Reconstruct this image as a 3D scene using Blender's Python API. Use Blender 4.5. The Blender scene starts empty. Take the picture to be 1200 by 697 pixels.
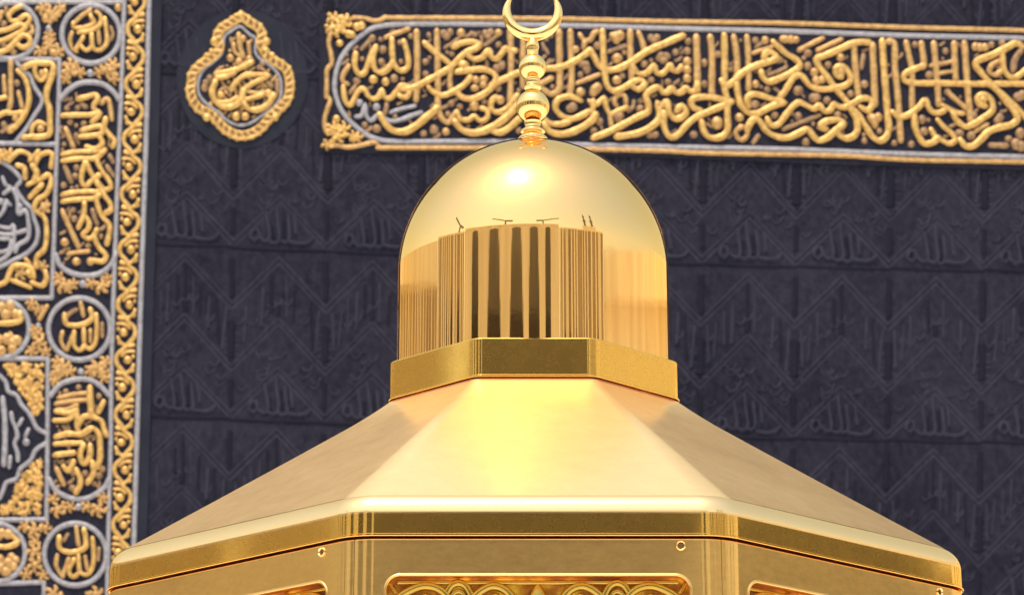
import bpy, math, random
from mathutils import Vector, Matrix
random.seed(7)
R = math.radians
scene = bpy.context.scene
COL = scene.collection

# ------------------------------------------------------------------ camera, sky, sun, exposure
EYE = 1.6
PITCH = R(18.0)
cam_data = bpy.data.cameras.new('camera')
cam = bpy.data.objects.new('camera', cam_data)
COL.objects.link(cam)
cam.location = (0, 0, EYE)
cam.rotation_euler = (R(90) + PITCH, 0, 0)
cam_data.sensor_width = 36.0
cam_data.lens = 90.0
cam_data.clip_start = 0.05
cam_data.clip_end = 2000
cam_data.dof.use_dof = True
cam_data.dof.focus_distance = 2.75
cam_data.dof.aperture_fstop = 20.0
scene.camera = cam

SUN_EL, SUN_AZ = 70.0, -27.0           # elevation; bearing from straight behind the camera (negative = left)
sun_dir = Vector((math.sin(R(SUN_AZ)) * math.cos(R(SUN_EL)), -math.cos(R(SUN_AZ)) * math.cos(R(SUN_EL)), math.sin(R(SUN_EL))))
world = bpy.data.worlds.new('World')
scene.world = world
world.use_nodes = True
wn = world.node_tree
sky = wn.nodes.new('ShaderNodeTexSky')
sky.sky_type = 'NISHITA'
sky.sun_disc = False
sky.sun_elevation = R(SUN_EL)
sky.sun_rotation = math.atan2(sun_dir.x, sun_dir.y)
sky.air_density = 2.8
sky.dust_density = 1.5
sky.ozone_density = 0.8
wn.nodes['Background'].inputs[1].default_value = 0.15
wn.links.new(sky.outputs[0], wn.nodes['Background'].inputs[0])
sd = bpy.data.lights.new('sun', 'SUN')
sd.energy = 2.6
sd.angle = R(0.53)
sd.color = (1.0, 0.95, 0.86)
sun = bpy.data.objects.new('sun', sd)
COL.objects.link(sun)
sun.location = (0, 0, 60)
sun.rotation_euler = sun_dir.to_track_quat('Z', 'Y').to_euler()
vs = scene.view_settings
vs.view_transform = 'Standard'
vs.look = 'None'
vs.exposure = 0.75
vs.gamma = 1.0
vs.use_curve_mapping = False
scene.cycles.use_denoising = True
scene.cycles.max_bounces = 10
scene.cycles.glossy_bounces = 8

# ---------------------------------------------------------------- hand-traced embroidery (eighth-pixel tiles of the wall)
# letter = thread (g gold on top, b gold below, d dull filler, s silver), number = width; "*" = raised knots of that radius
BELT = [(370, 15, """
g58 375,400 365,500 400,585 445,590 500,470 530,390 565,335
g58 560,345 535,440 555,545 620,580 690,525 725,470
g58 715,265 718,400 740,510 800,560 860,530 865,430 825,285
b46 655,245 760,205 870,165
b62 945,190 950,400 948,700 940,830
g62 1020,300 1100,375 1200,445 1250,490
d40 525,250 480,300 430,350
d*38 530,250 630,355 735,625 385,650
d*26 435,445 610,260 790,290 1060,220 890,230 800,470
d*34 615,470 1030,470 1030,585
b50 310,510 255,600 250,650 300,680
g*44 540,640
g*40 655,660
g*34 225,300
"""), (370, 95, """
g54 258,70 275,190 315,245 360,190 400,105 450,85 490,150 540,185 590,160 622,95 640,160 690,180 750,120 800,60 860,65 880,120 840,170 780,150
g72 600,330 650,410 720,475 830,490 930,440 1040,350 1140,270
s44 380,345 425,340 465,235 475,340 520,385 575,335 625,350 700,388 800,375 900,335 990,308
s*38 570,255
s*32 410,215
s38 705,305 800,275 930,245
d46 665,220 660,270 645,320
d*44 570,455 1105,465
d*32 1010,500 460,420
d40 375,55 320,125
"""), (500, 15, """
b60 95,185 105,690 108,900 150,1010 200,1040 250,985 285,945
g62 -20,300 100,400 215,492
g60 250,335 330,300 430,290 505,312 440,360 370,385 290,460 220,530 120,590 0,655 -130,720 -270,735
b54 230,540 215,640 225,740
g58 370,400 440,450 510,440 590,365 605,430 650,450 700,400 740,345 780,378 835,370
b62 778,185 790,350 785,690 780,850
d*36 160,205 220,190 190,235
d*36 550,205 600,190 575,240
b*38 322,200
b*38 672,200
d*30 450,215 235,400 675,310
d34 320,235 250,290 170,340
d36 650,235 540,320
d*42 700,500 660,530
g*50 345,505
g64 285,570 400,555 520,545 605,570 650,615 640,670 560,760 440,820 340,810 270,750
g58 410,620 350,690 260,750 140,790 60,755 20,715
b*38 460,640 450,718 530,688 535,635
g62 600,695 720,640 860,580 1000,560 1120,540 1240,530 1370,480 1470,415 1535,368
b60 905,270 900,480 900,700
"""), (500, 95, """
g58 700,190 650,165 605,210 608,280 670,310 740,280 800,215 850,150
b*44 690,190
g54 280,305 320,370 390,380 450,340 470,365 520,392 572,345 562,285 510,270
b*46 445,245
g72 265,395 330,470 430,500 530,485 640,430 740,360 800,300 900,200
g64 610,480 680,498 760,460 830,400 910,330 960,290
d*42 70,470
b*38 180,485
d*32 200,320 310,250 540,205 670,80 860,470 230,220
"""), (630, 15, """
b66 200,190 205,640 200,730 140,775 70,745 0,700
b64 305,190 312,400 315,690 300,765
b52 395,220 430,265 490,270 525,205 565,190
b52 440,285 430,340
g66 488,365 530,430 570,505 640,550 720,550 820,510 920,450 1010,385 1200,300 1360,232
g62 605,190 620,500 635,640 660,715 720,750 810,715 890,670 960,645 1005,680 940,735 885,705
b*52 735,240 770,225
b*34 700,225 740,275
d42 665,375 820,322
b*48 745,440
b*44 740,645
b*36 355,355
d*42 450,500 420,490 460,545
b44 370,672 580,590
b62 865,190 870,450 885,690
g58 880,500 930,575 1000,590 1060,540 1090,505 1110,570 1160,590 1220,530 1245,500 1260,550 1310,560 1345,520
b60 945,205 980,290 1000,370
d*38 1060,245 1115,245 1090,275 1150,410 1000,490 1060,640 560,320
b54 0,690 130,625
d*30 1130,440 790,600 400,590
"""), (630, 95, """
g62 400,195 330,165 250,165 180,200 165,270 230,345 320,370 420,335 480,300
g60 45,350 105,405 190,420 290,400
g70 60,420 120,490 220,512 330,490 430,440 520,370 545,330
d*46 310,265 330,250
b*44 400,115
b*50 540,90 560,70
b*36 520,120
g52 485,205 530,240 590,200 622,170 640,260 680,320 780,285 835,262
g54 520,200 510,330
b52 675,330 695,450
b48 740,245 715,200 760,140 815,150 825,220
d38 850,290 895,250 900,200
d*56 760,345
d*36 960,270 580,390 525,475 1100,510 1050,515
g64 520,545 620,510 740,455 860,390 960,340 1035,300 1030,220 1010,150 1060,100 1140,75 1170,120 1210,122 1260,78 1290,120 1340,122 1390,78 1430,115 1480,100 1495,40
g68 740,535 840,522 950,500 1050,450 1125,385 1140,300 1122,225 1160,245 1210,205 1225,300 1290,370 1370,340 1390,290 1345,250 1305,290
"""), (770, 20, """
b70 365,200 372,400 375,700
b66 495,200 512,350 510,690 515,760
g66 625,190 630,420 630,690 650,780 655,940 655,1070 615,1130 540,1150 470,1130 430,1070 415,1000
b64 715,200 745,400 745,660 755,740
b60 838,200 852,400 855,690
d*36 280,330 290,240 170,340 100,620 440,440 570,360 440,640 920,230
d*40 40,375 85,375 60,415
b*42 280,428 280,508 280,588
b*36 1010,230 1180,220 920,640
d38 1000,240 925,295
b40 895,352 1080,290
g66 600,615 640,660 700,630 770,560 860,500 960,460 1080,422 1118,400 1080,350 1010,355 1000,415
g66 1085,250 1140,300 1200,355 1300,415 1335,470 1270,530 1120,600 1040,622 985,575 972,530
d38 1040,555 1200,490
"""), (770, 100, """
g64 700,165 620,150 500,128 370,130 312,160 340,225 405,250
g64 690,170 600,212 480,262 350,322 260,400 190,480 130,502 80,450 60,380 62,270
b*60 560,365
g66 740,0 755,100 780,200 850,270 930,282 1030,232 1120,195 1190,178 1090,150 980,112 890,100 840,140 850,205
b*42 770,312
b48 800,398 735,440 750,500 795,525 840,480 845,420
b*26 780,400
g66 840,430 880,350 930,328 980,380 1020,440 1120,495 1220,505 1320,465 1410,425 1450,480 1510,530 1590,505 1680,425 1745,375 1715,345 1630,342 1550,368 1515,405 1575,425
g62 1030,330 1060,385 1120,388 1200,295 1270,210 1330,175 1400,205 1470,235 1525,198 1550,250 1610,255 1655,190 1700,215 1760,220 1840,180 1910,140 1980,142 2010,200 1970,250 1905,220
d*46 910,190
d*36 1100,290 340,470 1030,50
d46 945,485 900,545
d40 1100,40 1180,100
"""), (910, 25, """
g66 862,215 780,210 680,235 560,290 440,340 368,372 395,440 450,510 510,590 570,670 640,750 690,830 745,950 750,1040 710,1095 650,1112 590,1085 550,1040
g66 985,200 1000,450 1020,690 1035,900 1045,1010 1025,1095 965,1135 900,1100 830,1000 760,890 690,815
b64 722,260 735,450 760,690 765,740
b66 895,235 905,450 915,690 920,790
b64 1040,205 1090,205 1105,450 1130,690 1145,900 1160,1125
g62 600,540 555,520 548,460 610,435 660,475 690,560 650,612 540,642 400,652 310,620 260,560 220,518 160,540 110,610 60,690 25,725
b*48 600,490
b*38 85,180 180,185 130,182
b46 205,285 320,225 430,172
b46 380,285 500,230 605,182
b*40 595,350
b*44 370,570 420,560 350,490
d*38 480,420 290,310 290,430 820,600 20,370
d44 810,330 790,450
d*46 200,660
d38 0,490 90,440
"""), (910, 105, """
d*46 340,90 370,85
d*38 200,260 470,110 570,245 690,50
d42 60,380 220,320 400,250
d*42 270,500
b*56 910,290
b*40 880,270 950,270 915,335
d*30 820,490 960,400 1100,510
"""), (1050, 25, """
b58 90,210 120,350 142,450 145,690 145,840
b62 232,220 255,400 250,440
b62 348,220 365,400 388,690 395,790
b62 540,220 545,400 555,560
b64 635,220 650,420 670,690 692,945
g62 255,430 150,472 68,520 70,565 150,590 400,596 700,602 1000,600 1260,602
b42 320,430 550,385
b38 400,500 540,480
d*42 310,515
g68 1175,248 1120,220 1030,265 900,330 735,408 800,510 870,590 950,670 1030,770 1100,860 1130,935 1070,985 960,1010 860,1050 780,1130 710,1185 640,1180 600,1130
g62 860,600 980,690 1090,790 1200,910 1270,990
g60 990,330 1000,450 1050,530 1110,542 1200,480 1270,430
b52 965,380 890,425 868,490 930,515 985,475
d60 1170,280 1110,370 1095,470
b*38 740,250 830,255 785,255
d*34 460,290 175,230 480,670 890,230 990,215
"""), (1050, 105, """
g60 -40,225 20,270 110,252 200,185 275,110 290,165 330,220 390,235 445,212
g66 165,260 175,380 210,460 260,520 330,512 390,470
g56 322,390 360,450 430,492 490,520 545,500 530,440 450,370 385,300
g56 425,160 500,200 570,230 622,238
b56 480,40 550,100 620,160 665,200
g62 830,170 770,150 755,90 810,60 870,90 900,155 890,220 810,280 720,340 650,362 590,330 550,285 525,235
g*42 810,110
d*42 240,290 260,400 720,260 590,420 970,270 950,300
d*34 140,520 1050,470
d60 880,530 1030,535
d*52 1170,540 1120,520 1160,420 1140,80 1180,60
d*44 700,440
b46 850,340 740,400
"""),
]
BELT_SILVER = "451,31.2 655,31.2 780,34.5 920,38 1060,43 1200,46.2 1310,49.5"
BELT_SILVER_LOW = "465,167 590,167 667,170.3 780,173.2 920,176 1060,181.5 1200,185 1310,188"
BELT_SILVER_END = "452,31.2 435,35.2 422.5,43.5 410,55 400,68.8 394.4,83.8 392,101 392.5,107.5 396.9,123.8 406,138.8 418.8,151 432.5,160.6 447.5,165.6 466,167"
BELT_FRAME = [(370, 15, """
b46 650,60 900,62 1200,62 2280,70 3280,95 4400,112 5520,150 6640,180 7600,215
b46 350,62 450,65 550,90 600,85 655,55
b46 140,200 122,300 145,400 150,490 110,540 105,690 100,800
g*44 160,70 280,80 140,160
g*60 220,160 260,110
g*38 390,145 430,135
g*36 310,215 340,220
"""), (370, 95, """
b46 100,150 135,180 105,290 82,380 95,480
b46 110,612 200,615 300,632 430,612 560,588 600,630
b46 580,637 900,637 1200,637 2080,640 2480,648 3280,668 3600,685 4400,700 5000,715 5520,748 6640,770 7600,800
g*36 195,370
g*58 160,460 260,460 210,530
g*42 350,530 110,610 390,540
"""),
]
MEDAL_BAND = [(205, 5, "625,130 520,190 430,250 400,330 425,400 400,460 330,520 230,590 170,665 160,740 150,800 170,900 240,990 330,1030 400,1100 480,1180 580,1230 635,1236 740,1210 830,1140 890,1060 960,1000 1050,900 1075,790 1065,680 1035,610 960,560 880,510 830,440 800,380 815,300 780,230 700,180 625,130"),
              (205, 5, "610,215 540,250 465,310 452,400 440,470 370,540 270,620 230,690 215,780 225,850 250,890 310,950 400,1010 480,1090 560,1130 640,1140 730,1110 800,1060 900,980 980,900 1000,790 980,680 880,570 800,520 752,450 760,330 700,290 610,215")]
MEDAL_KNOBS = (205, 5, """
g*40 370,360 860,360
g*30 300,490 850,440 910,490 345,450
g*34 620,115
g*24 620,92
g*36 300,1070 940,1070
""")
MEDAL = (205, 5, """
g54 385,660 520,640 650,592 725,552
g54 390,700 470,690 560,650
b54 600,290 610,400 640,490
b44 550,380 560,450 620,500
b44 690,370 700,470
b*36 520,510 700,520 600,545 640,330
g52 880,680 760,670 650,680 560,760 530,810
g48 870,685 800,720 700,770 620,840 640,900 740,885 830,855
g64 380,740 350,820 370,900 450,970 540,970 620,910 645,820
g50 400,920 500,930 585,885
g60 640,930 690,990 780,1000 870,950 930,860
d46 960,720 965,840
b44 660,820 760,840 860,830
g*36 430,860
g*42 880,845
g*42 575,1060 660,1060
d*36 280,790 330,700 290,740
d*28 520,860 900,770 790,600 820,560
b*22 630,985
""")
CURTAIN_RINGS = [  # (centre x, y, radius) in photo pixels
    (107, 42, 34), (12, 38, 33), (93.5, 386.5, 36.2), (0, 386, 34.5), (88.7, 650, 36.3), (-4, 648, 34)]
CARTOUCHES = [("70,119 80,107.5 92.5,100 106,98 122.5,101 134,110 140,119", "66,300 70,311 80,319 95,323.7 110,323.7 122,319 133,307 136,298"),
              ("60,464 70,452 80,447.5 92.5,445 106,446 119,454 128,464", "58,562 65,574 75,581 87,585 100,585 112,580 124,570 128,562")]
CURTAIN_LINES = ["148,-60 146,3 142,120 138.5,200 136,270 133,360 131,430 130,520 128,600 126,697 124,780",
    "-40,3.5 0,3.5 146,4.2", "70,71 69.4,110 66,200 64,270 61,350", "-40,71 70,71.2", "-40,169 0,169.4 67,170.6", "-40,350 0,350 61,350",
    "56.5,421 56,520 55,609", "-40,421 56.5,421", "-40,610 55,609", "52,683 51,780", "-40,685 52,682.5"]
CURTAIN_EDGE = "177,-60 175,0 172,140 165,360 160.5,520 157,640 155,700 153,780"
CURTAIN_PANELS = ["19,73 30,87 34,88 41,104 50,119 40,137.5 31,152.5 19,167",
    "-15,186 0,190 12.5,197.5 25,212.5 19,221 29,237.5 37.5,246 41,259 45,272.5 42.5,286 32.5,297.5 16,306 0,314 -15,318",
    "-12,435 0,441 7.5,449 10,459 20,464 25,474 32.5,482.5 37.5,490 44,502.5 54,508",
    "54,520 42.5,527.5 36,540 24,550 20,561 7.5,566 5,572 0,584 -12,590"]
ROUNDELS = [(0, 0, """
g44 690,235 690,270 750,282 840,262 890,225 850,165
b42 700,230 760,170 850,110
g44 740,322 830,312 900,282 945,240 940,150 905,128
g44 985,190 1000,300 1000,430 930,490 880,470 865,340
b42 925,300 935,420
g44 860,340 862,450 810,490 765,450
g44 785,365 740,440 712,490
b42 680,320 660,380 680,470 722,500
d38 1040,270 1062,340 1030,390
b36 850,90 860,200
"""), (0, 320, """
g54 610,400 620,480 720,502 830,470 870,420 850,350
b46 760,290 785,405
d40 720,350 650,390 620,440
g46 905,400 910,560 890,680 840,722 800,680 790,540
g46 800,690 745,735 700,690 700,560
b44 700,560 660,660 630,725
b42 590,560 575,640 612,722
d40 960,480 960,600
b40 850,540 852,650
"""), (0, 610, """
g56 560,160 562,260 640,300 740,290 805,250 805,150 790,90
b46 720,60 730,160 740,230
d36 640,130 600,190
g46 870,170 882,300 870,440 820,512 760,490 740,335
g46 750,490 690,532 650,480 700,365
b44 650,355 590,525
b44 540,330 530,420 572,505
d40 930,265 920,370
b40 800,335 822,460
"""), (0, 0, """
g48 80,160 130,110 205,75
g48 90,150 100,210 170,212 212,180 260,160 287,200 240,260 195,240
g50 -60,315 0,310 90,290 185,245
g50 -60,410 0,405 100,370 220,300 250,270
b46 300,265 312,310 270,335
g56 -60,515 0,510 70,482 150,410 210,350 280,370 285,430 220,465 165,430
d42 60,85 60,135
b46 20,130 0,200
d*34 40,240 130,500 40,440
"""), (0, 320, """
g58 -60,480 100,480 200,450 190,385
b48 30,400 100,375
b*50 60,400 20,330 100,310 150,395 -20,330
b48 100,575 135,640 60,662 0,600
b*52 120,660 20,735 120,720 -20,640 160,640 70,620
"""), (0, 610, """
g58 -60,240 80,250 175,200 120,150
b*48 20,120 80,130 -20,150
b*54 0,370 80,400 60,480 10,440 -30,400
b*42 150,370 130,430 110,340
""")]
CART_TEXT = [[(0, 80, """
g54 735,305 820,285 905,265 922,300 890,350 880,390 940,440 900,490 868,520
g54 590,460 700,455 860,452 935,440
b48 955,340 1012,295 1040,400 1050,490
g56 995,490 980,560 1030,640 1080,700 1060,745
g52 770,600 880,570 950,560 965,620 900,642 755,660
b56 620,580 690,745
d*30 800,370 730,385 630,390 660,515 790,530 720,640 770,350
"""), (0, 160, """
g54 940,20 965,80 900,130 815,110
g50 590,182 700,162 850,155 940,150
g50 590,242 750,222 905,215 990,140
g52 910,235 960,340 1030,430 1042,492 990,512 910,430 850,340 815,260
g52 800,260 775,350 770,440 805,482 860,430 935,375
d54 610,290 670,430
g50 590,560 700,537 930,530
g50 590,622 750,602 900,590 940,560
g54 905,440 980,560 1040,650 1045,700 990,732
g52 905,600 930,690 960,760 1030,840 1032,900 1005,1020
g52 795,640 790,740 740,865
g52 790,740 840,820 830,880 780,930 830,970 870,960 912,885
b56 590,710 650,850 740,1045
g56 880,940 930,1050 1000,1130 970,1182 880,1172
d*32 720,300 710,380 600,465 690,700 700,780
d48 1030,190 1062,245
d48 1005,290 1062,375
b*42 610,1000 720,1180
b42 640,1110 740,1095 835,1085
b*40 850,1180
d*28 830,1030
d48 870,700 912,830
""")], [(0, 400, """
b48 555,535 700,505 835,492
b48 530,592 700,565 825,555
b48 530,652 650,640 725,608
g66 848,445 850,560 862,695
g52 975,575 925,670
d*30 930,520 740,435
"""), (0, 480, """
g52 530,25 650,42 725,15
g48 510,110 640,102 725,40 722,160 742,205
g56 880,60 780,82 740,150
g56 850,72 950,110 980,190 1000,245
g60 530,262 650,232 760,242 870,182 930,230 942,350 940,470 915,545
g52 520,330 640,322 775,320
g56 520,432 700,412
g58 790,340 755,420 790,515 845,450 850,345
g56 870,500 880,600 825,690
g56 600,540 640,582 695,495
b56 535,560 600,700
g56 720,570 760,660 752,720 715,785
d*36 690,590 960,560 930,620 680,740 850,20 800,600
""")]]
GOLDWORK = [(0, 0, """
g60 225,650 330,610 420,612 500,620 495,720 450,840 440,940 470,1040 472,1160 468,1270 400,1298 300,1300 225,1305
g46 338,620 332,700 380,770 440,730 432,680
b*34 395,700
g46 300,1260 310,1200 370,1160 425,1180
b*38 385,1220
b*36 1110,85
b*46 400,90 570,90 380,500 550,500
b*58 460,130 470,450
b46 600,80 540,150 470,225
s*30 460,280
b*46 470,345 510,160 470,395
b*38 430,190 500,510
"""), (0, 80, """
b*56 650,40 1030,40 660,-10 1060,-20
b*42 620,110 760,50 930,50 1075,110 700,20 990,20
s*34 850,60
g54 170,40 230,100 272,220 272,350 222,470 140,570 95,605
b52 105,-60 105,150 105,330 90,395
b44 40,90 50,260
b46 178,240 215,390
g50 -40,305 62,290
g52 -40,480 60,430 130,440 215,430
b*38 150,480
d*32 40,540 160,150
d42 20,605 135,545
"""), (0, 160, """
g*48 60,180 20,200
g52 90,240 140,182 200,155 270,180 295,205
g56 165,285 230,305 242,400
g50 285,235 365,155
g66 310,290 350,350 330,425
g50 330,280 365,210 430,168 490,172 482,300
g50 395,405 470,370 482,450 430,560 360,600 325,690 350,720 420,770 440,860 440,970 420,1070 350,1140 338,1235
g48 265,465 370,420
g52 285,580 400,465
b*42 430,650 420,690 400,1220
g46 245,1160 290,1215
g56 90,1290 130,1230 200,1220 290,1240 322,1330
b*48 200,1290
g54 -20,1410 60,1370 92,1300
g54 120,1360 200,1390 285,1425
g54 305,1380 400,1410 442,1340 430,1280
g50 290,1320 265,1280
"""), (0, 320, """
b*42 550,50 690,105 860,110 1010,60 640,150
b*58 600,120 960,130
s*36 780,110
b*46 300,300 360,350 330,540
b44 445,320 370,440
s*28 362,500
b*46 360,570 300,740 430,740
b*60 370,660
"""), (0, 400, """
b*46 540,200 520,370 660,285 850,285 980,350 990,200
b*62 550,290 950,280 600,250 900,260
s*34 760,290
"""), (0, 560, """
b*44 500,200 660,275 820,275 970,190
b*62 545,300 920,300
s*34 740,275
"""), (0, 610, """
b*44 230,60 430,70 330,200 250,510 410,510
b*60 320,95 330,420 325,290
b*58 500,690 560,740 900,690 850,740
""")]
SILVERWORK = [(0, 160, """
s44 30,400 60,470 110,490 40,545
s44 130,510 172,625 180,740 240,700 272,820 262,970 170,1030 150,1090
s40 60,610 100,650
s*34 190,665 10,620
s42 -20,850 100,870 130,840 132,1070
s42 -20,915 80,930 250,890
s40 -20,970 90,970
s42 -20,1100 90,1070 112,990
s42 -20,1185 60,1140 112,1070
s42 60,640 30,720 -10,760
"""), (0, 400, """
s56 30,540 48,720 52,860 50,1000 40,1160
"""), (0, 480, """
s44 110,40 125,120 140,150 168,250 142,320 172,420 172,480
s36 212,95 175,155
s36 272,190 240,260
s*36 250,310
s40 100,450 92,545
""")]
TRIANGLES = [[(4, 427), (51.5, 426.5), (50.5, 489), (45, 492)], [(45, 536), (49.5, 541), (48.5, 602), (0, 602.5), (3, 592)]]
# ------------------------------------------------------------------ helpers
def thing(name, label, cat, loc=(0, 0, 0), group=None):
    o = bpy.data.objects.new(name, None)
    COL.objects.link(o)
    o.location = loc
    o.empty_display_size = 0.2
    o['label'] = label
    o['category'] = cat
    if group:
        o['group'] = group
    return o


def origin_of(o):
    p = Vector((0, 0, 0))
    while o is not None:
        p = p + Vector(o.location)
        o = o.parent
    return p


class MB:
    """collects vertices and faces for ONE mesh object (world coordinates)"""
    def __init__(s):
        s.v, s.f, s.m, s.n = [], [], [], []

    def add(s, vs_, fs_, mi=0):
        b = len(s.v)
        s.v += [tuple(v) for v in vs_]
        s.f += [tuple(i + b for i in f) for f in fs_]
        s.m += [mi] * len(fs_)

    def box(s, x0, x1, y0, y1, z0, z1, mi=0):
        s.add([(x0, y0, z0), (x1, y0, z0), (x1, y1, z0), (x0, y1, z0), (x0, y0, z1), (x1, y0, z1), (x1, y1, z1), (x0, y1, z1)],
              [(0, 3, 2, 1), (4, 5, 6, 7), (0, 1, 5, 4), (1, 2, 6, 5), (2, 3, 7, 6), (3, 0, 4, 7)], mi)

    def build(s, name, mats, parent=None, smooth=True, flat_angle=None):
        me = bpy.data.meshes.new(name)
        off = origin_of(parent) if parent else Vector((0, 0, 0))
        me.from_pydata([tuple(Vector(v) - off) for v in s.v], [], s.f)
        for m_ in (mats if isinstance(mats, (list, tuple)) else [mats]):
            me.materials.append(m_)
        me.polygons.foreach_set('material_index', s.m)
        me.polygons.foreach_set('use_smooth', [smooth] * len(s.f))
        me.update()
        if smooth and flat_angle:
            me.set_sharp_from_angle(angle=R(flat_angle))
        o = bpy.data.objects.new(name, me)
        COL.objects.link(o)
        if parent:
            o.parent = parent
        return o


def nodes_of(m):
    m.use_nodes = True
    nt = m.node_tree
    return nt, nt.nodes['Principled BSDF']


def noise(nt, scale, detail=4, rough=0.55, vec=None, dist=0.0):
    n = nt.nodes.new('ShaderNodeTexNoise')
    n.inputs['Scale'].default_value = scale
    n.inputs['Detail'].default_value = detail
    n.inputs['Roughness'].default_value = rough
    n.inputs['Distortion'].default_value = dist
    if vec is None:
        tc = nt.nodes.new('ShaderNodeTexCoord')
        vec = tc.outputs['Object']
    nt.links.new(vec, n.inputs['Vector'])
    return n.outputs['Fac']


def scaled(nt, sc_, rot=(0, 0, 0)):
    tc = nt.nodes.new('ShaderNodeTexCoord')
    mp = nt.nodes.new('ShaderNodeMapping')
    mp.inputs['Scale'].default_value = sc_
    mp.inputs['Rotation'].default_value = rot
    nt.links.new(tc.outputs['Object'], mp.inputs['Vector'])
    return mp.outputs['Vector']


def ramp(nt, fac, stops):
    r_ = nt.nodes.new('ShaderNodeValToRGB')
    e = r_.color_ramp.elements
    while len(e) < len(stops):
        e.new(0.5)
    for el, (p, c) in zip(e, stops):
        el.position = p
        el.color = (*c, 1) if len(c) == 3 else c
    nt.links.new(fac, r_.inputs['Fac'])
    return r_.outputs['Color']


def rng(nt, fac, a, b, lo=0.3, hi=0.7):
    m = nt.nodes.new('ShaderNodeMapRange')
    m.inputs['From Min'].default_value = lo
    m.inputs['From Max'].default_value = hi
    m.inputs['To Min'].default_value = a
    m.inputs['To Max'].default_value = b
    nt.links.new(fac, m.inputs['Value'])
    return m.outputs['Result']


def bump(nt, p, height, strength, distance):
    b = nt.nodes.new('ShaderNodeBump')
    b.inputs['Strength'].default_value = strength
    b.inputs['Distance'].default_value = distance
    nt.links.new(height, b.inputs['Height'])
    nt.links.new(b.outputs['Normal'], p.inputs['Normal'])
    return b


def simple_mat(name, c0, c1, rough=0.6, metallic=0.0, scale=8, bmp=None, lo=0.35, hi=0.65):
    m = bpy.data.materials.new(name)
    nt, p = nodes_of(m)
    f = noise(nt, scale)
    nt.links.new(ramp(nt, f, [(lo, c0), (hi, c1)]), p.inputs['Base Color'])
    p.inputs['Roughness'].default_value = rough
    p.inputs['Metallic'].default_value = metallic
    if 'cloth' in name:
        p.inputs['Specular IOR Level'].default_value = 0.08
    if bmp:
        bump(nt, p, noise(nt, bmp[0], 5), bmp[1], bmp[2])
    return m


def gold_mat(name, base, rough, rough2, share, bmp=None, smudge=8.0, stretch=None, dirt=None, vary=0.38, spread=0.55):
    """plated brass: a clear polished lobe under a second, scuffed lobe, with smudges and faint dents"""
    m = bpy.data.materials.new(name)
    nt, p = nodes_of(m)
    out = nt.nodes['Material Output']
    q = nt.nodes.new('ShaderNodeBsdfPrincipled')
    vec = scaled(nt, stretch) if stretch else None
    sm = noise(nt, smudge, 6, 0.65, vec)
    fine = noise(nt, smudge * 9, 5, 0.7, vec)
    for s_, r_ in ((p, rough), (q, rough2)):
        s_.inputs['Metallic'].default_value = 1.0
        s_.inputs['Base Color'].default_value = (*base, 1)
        s_.inputs['Specular Tint'].default_value = (1.0, 0.80, 0.52, 1)
        s_.inputs['Roughness'].default_value = r_
    if dirt:
        col = ramp(nt, sm, [(0.30, dirt), (0.52, base)])
        nt.links.new(col, p.inputs['Base Color'])
        nt.links.new(col, q.inputs['Base Color'])
    nt.links.new(rng(nt, sm, rough * (1 - spread * 0.7), rough * (1 + spread * 1.3)), p.inputs['Roughness'])
    mix = nt.nodes.new('ShaderNodeMixShader')
    nt.links.new(rng(nt, fine, share * (1 - vary), share * (1 + vary)), mix.inputs['Fac'])
    nt.links.new(p.outputs[0], mix.inputs[1])
    nt.links.new(q.outputs[0], mix.inputs[2])
    nt.links.new(mix.outputs[0], out.inputs['Surface'])
    if bmp:
        b = bump(nt, p, noise(nt, bmp[0], 3, 0.5), bmp[1], bmp[2])
        nt.links.new(b.outputs['Normal'], q.inputs['Normal'])
    return m


GOLD = (1.0, 0.54, 0.20)
M = {}
M['dome_gold'] = gold_mat('dome_gold', GOLD, 0.03, 0.26, 0.07, bmp=(30, 0.014, 0.002), smudge=7, stretch=(1, 1, 0.25))
M['roof_gold'] = gold_mat('roof_gold', (0.93, 0.60, 0.30), 0.19, 0.60, 0.34, smudge=4, vary=0.10, spread=0.25)
M['rim_gold'] = gold_mat('rim_gold', (1.0, 0.585, 0.26), 0.09, 0.40, 0.22, smudge=6, vary=0.1, spread=0.25)
M['band_gold'] = gold_mat('band_gold', (0.95, 0.51, 0.12), 0.05, 0.31, 0.25, bmp=(9, 0.025, 0.004), smudge=5, vary=0.10, spread=0.3)
M['panel_gold'] = gold_mat('panel_gold', (0.92, 0.52, 0.17), 0.08, 0.38, 0.42, smudge=7, stretch=(1, 1, 2), vary=0.15)
M['finial_gold'] = gold_mat('finial_gold', (1.0, 0.60, 0.22), 0.05, 0.25, 0.2, smudge=60)
M['grille_gold'] = gold_mat('grille_gold', (0.48, 0.28, 0.05), 0.12, 0.35, 0.4, smudge=40)
M['gap'] = simple_mat('dark_joint', (0.07, 0.028, 0.018), (0.10, 0.042, 0.026), 0.7)
m = bpy.data.materials.new('amber_crystal')
nt, p = nodes_of(m)
nt.links.new(ramp(nt, noise(nt, 22, 3, 0.6), [(0.36, (0.13, 0.028, 0.007)), (0.52, (0.44, 0.14, 0.012)), (0.66, (1.0, 0.60, 0.05))]), p.inputs['Base Color'])  # bright yellow patches painted in for the gold-lit interior behind the glass
p.inputs['Roughness'].default_value = 0.12
p.inputs['Metallic'].default_value = 0.35
bump(nt, p, noise(nt, 60, 3), 0.4, 0.004)
M['amber'] = m

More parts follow.
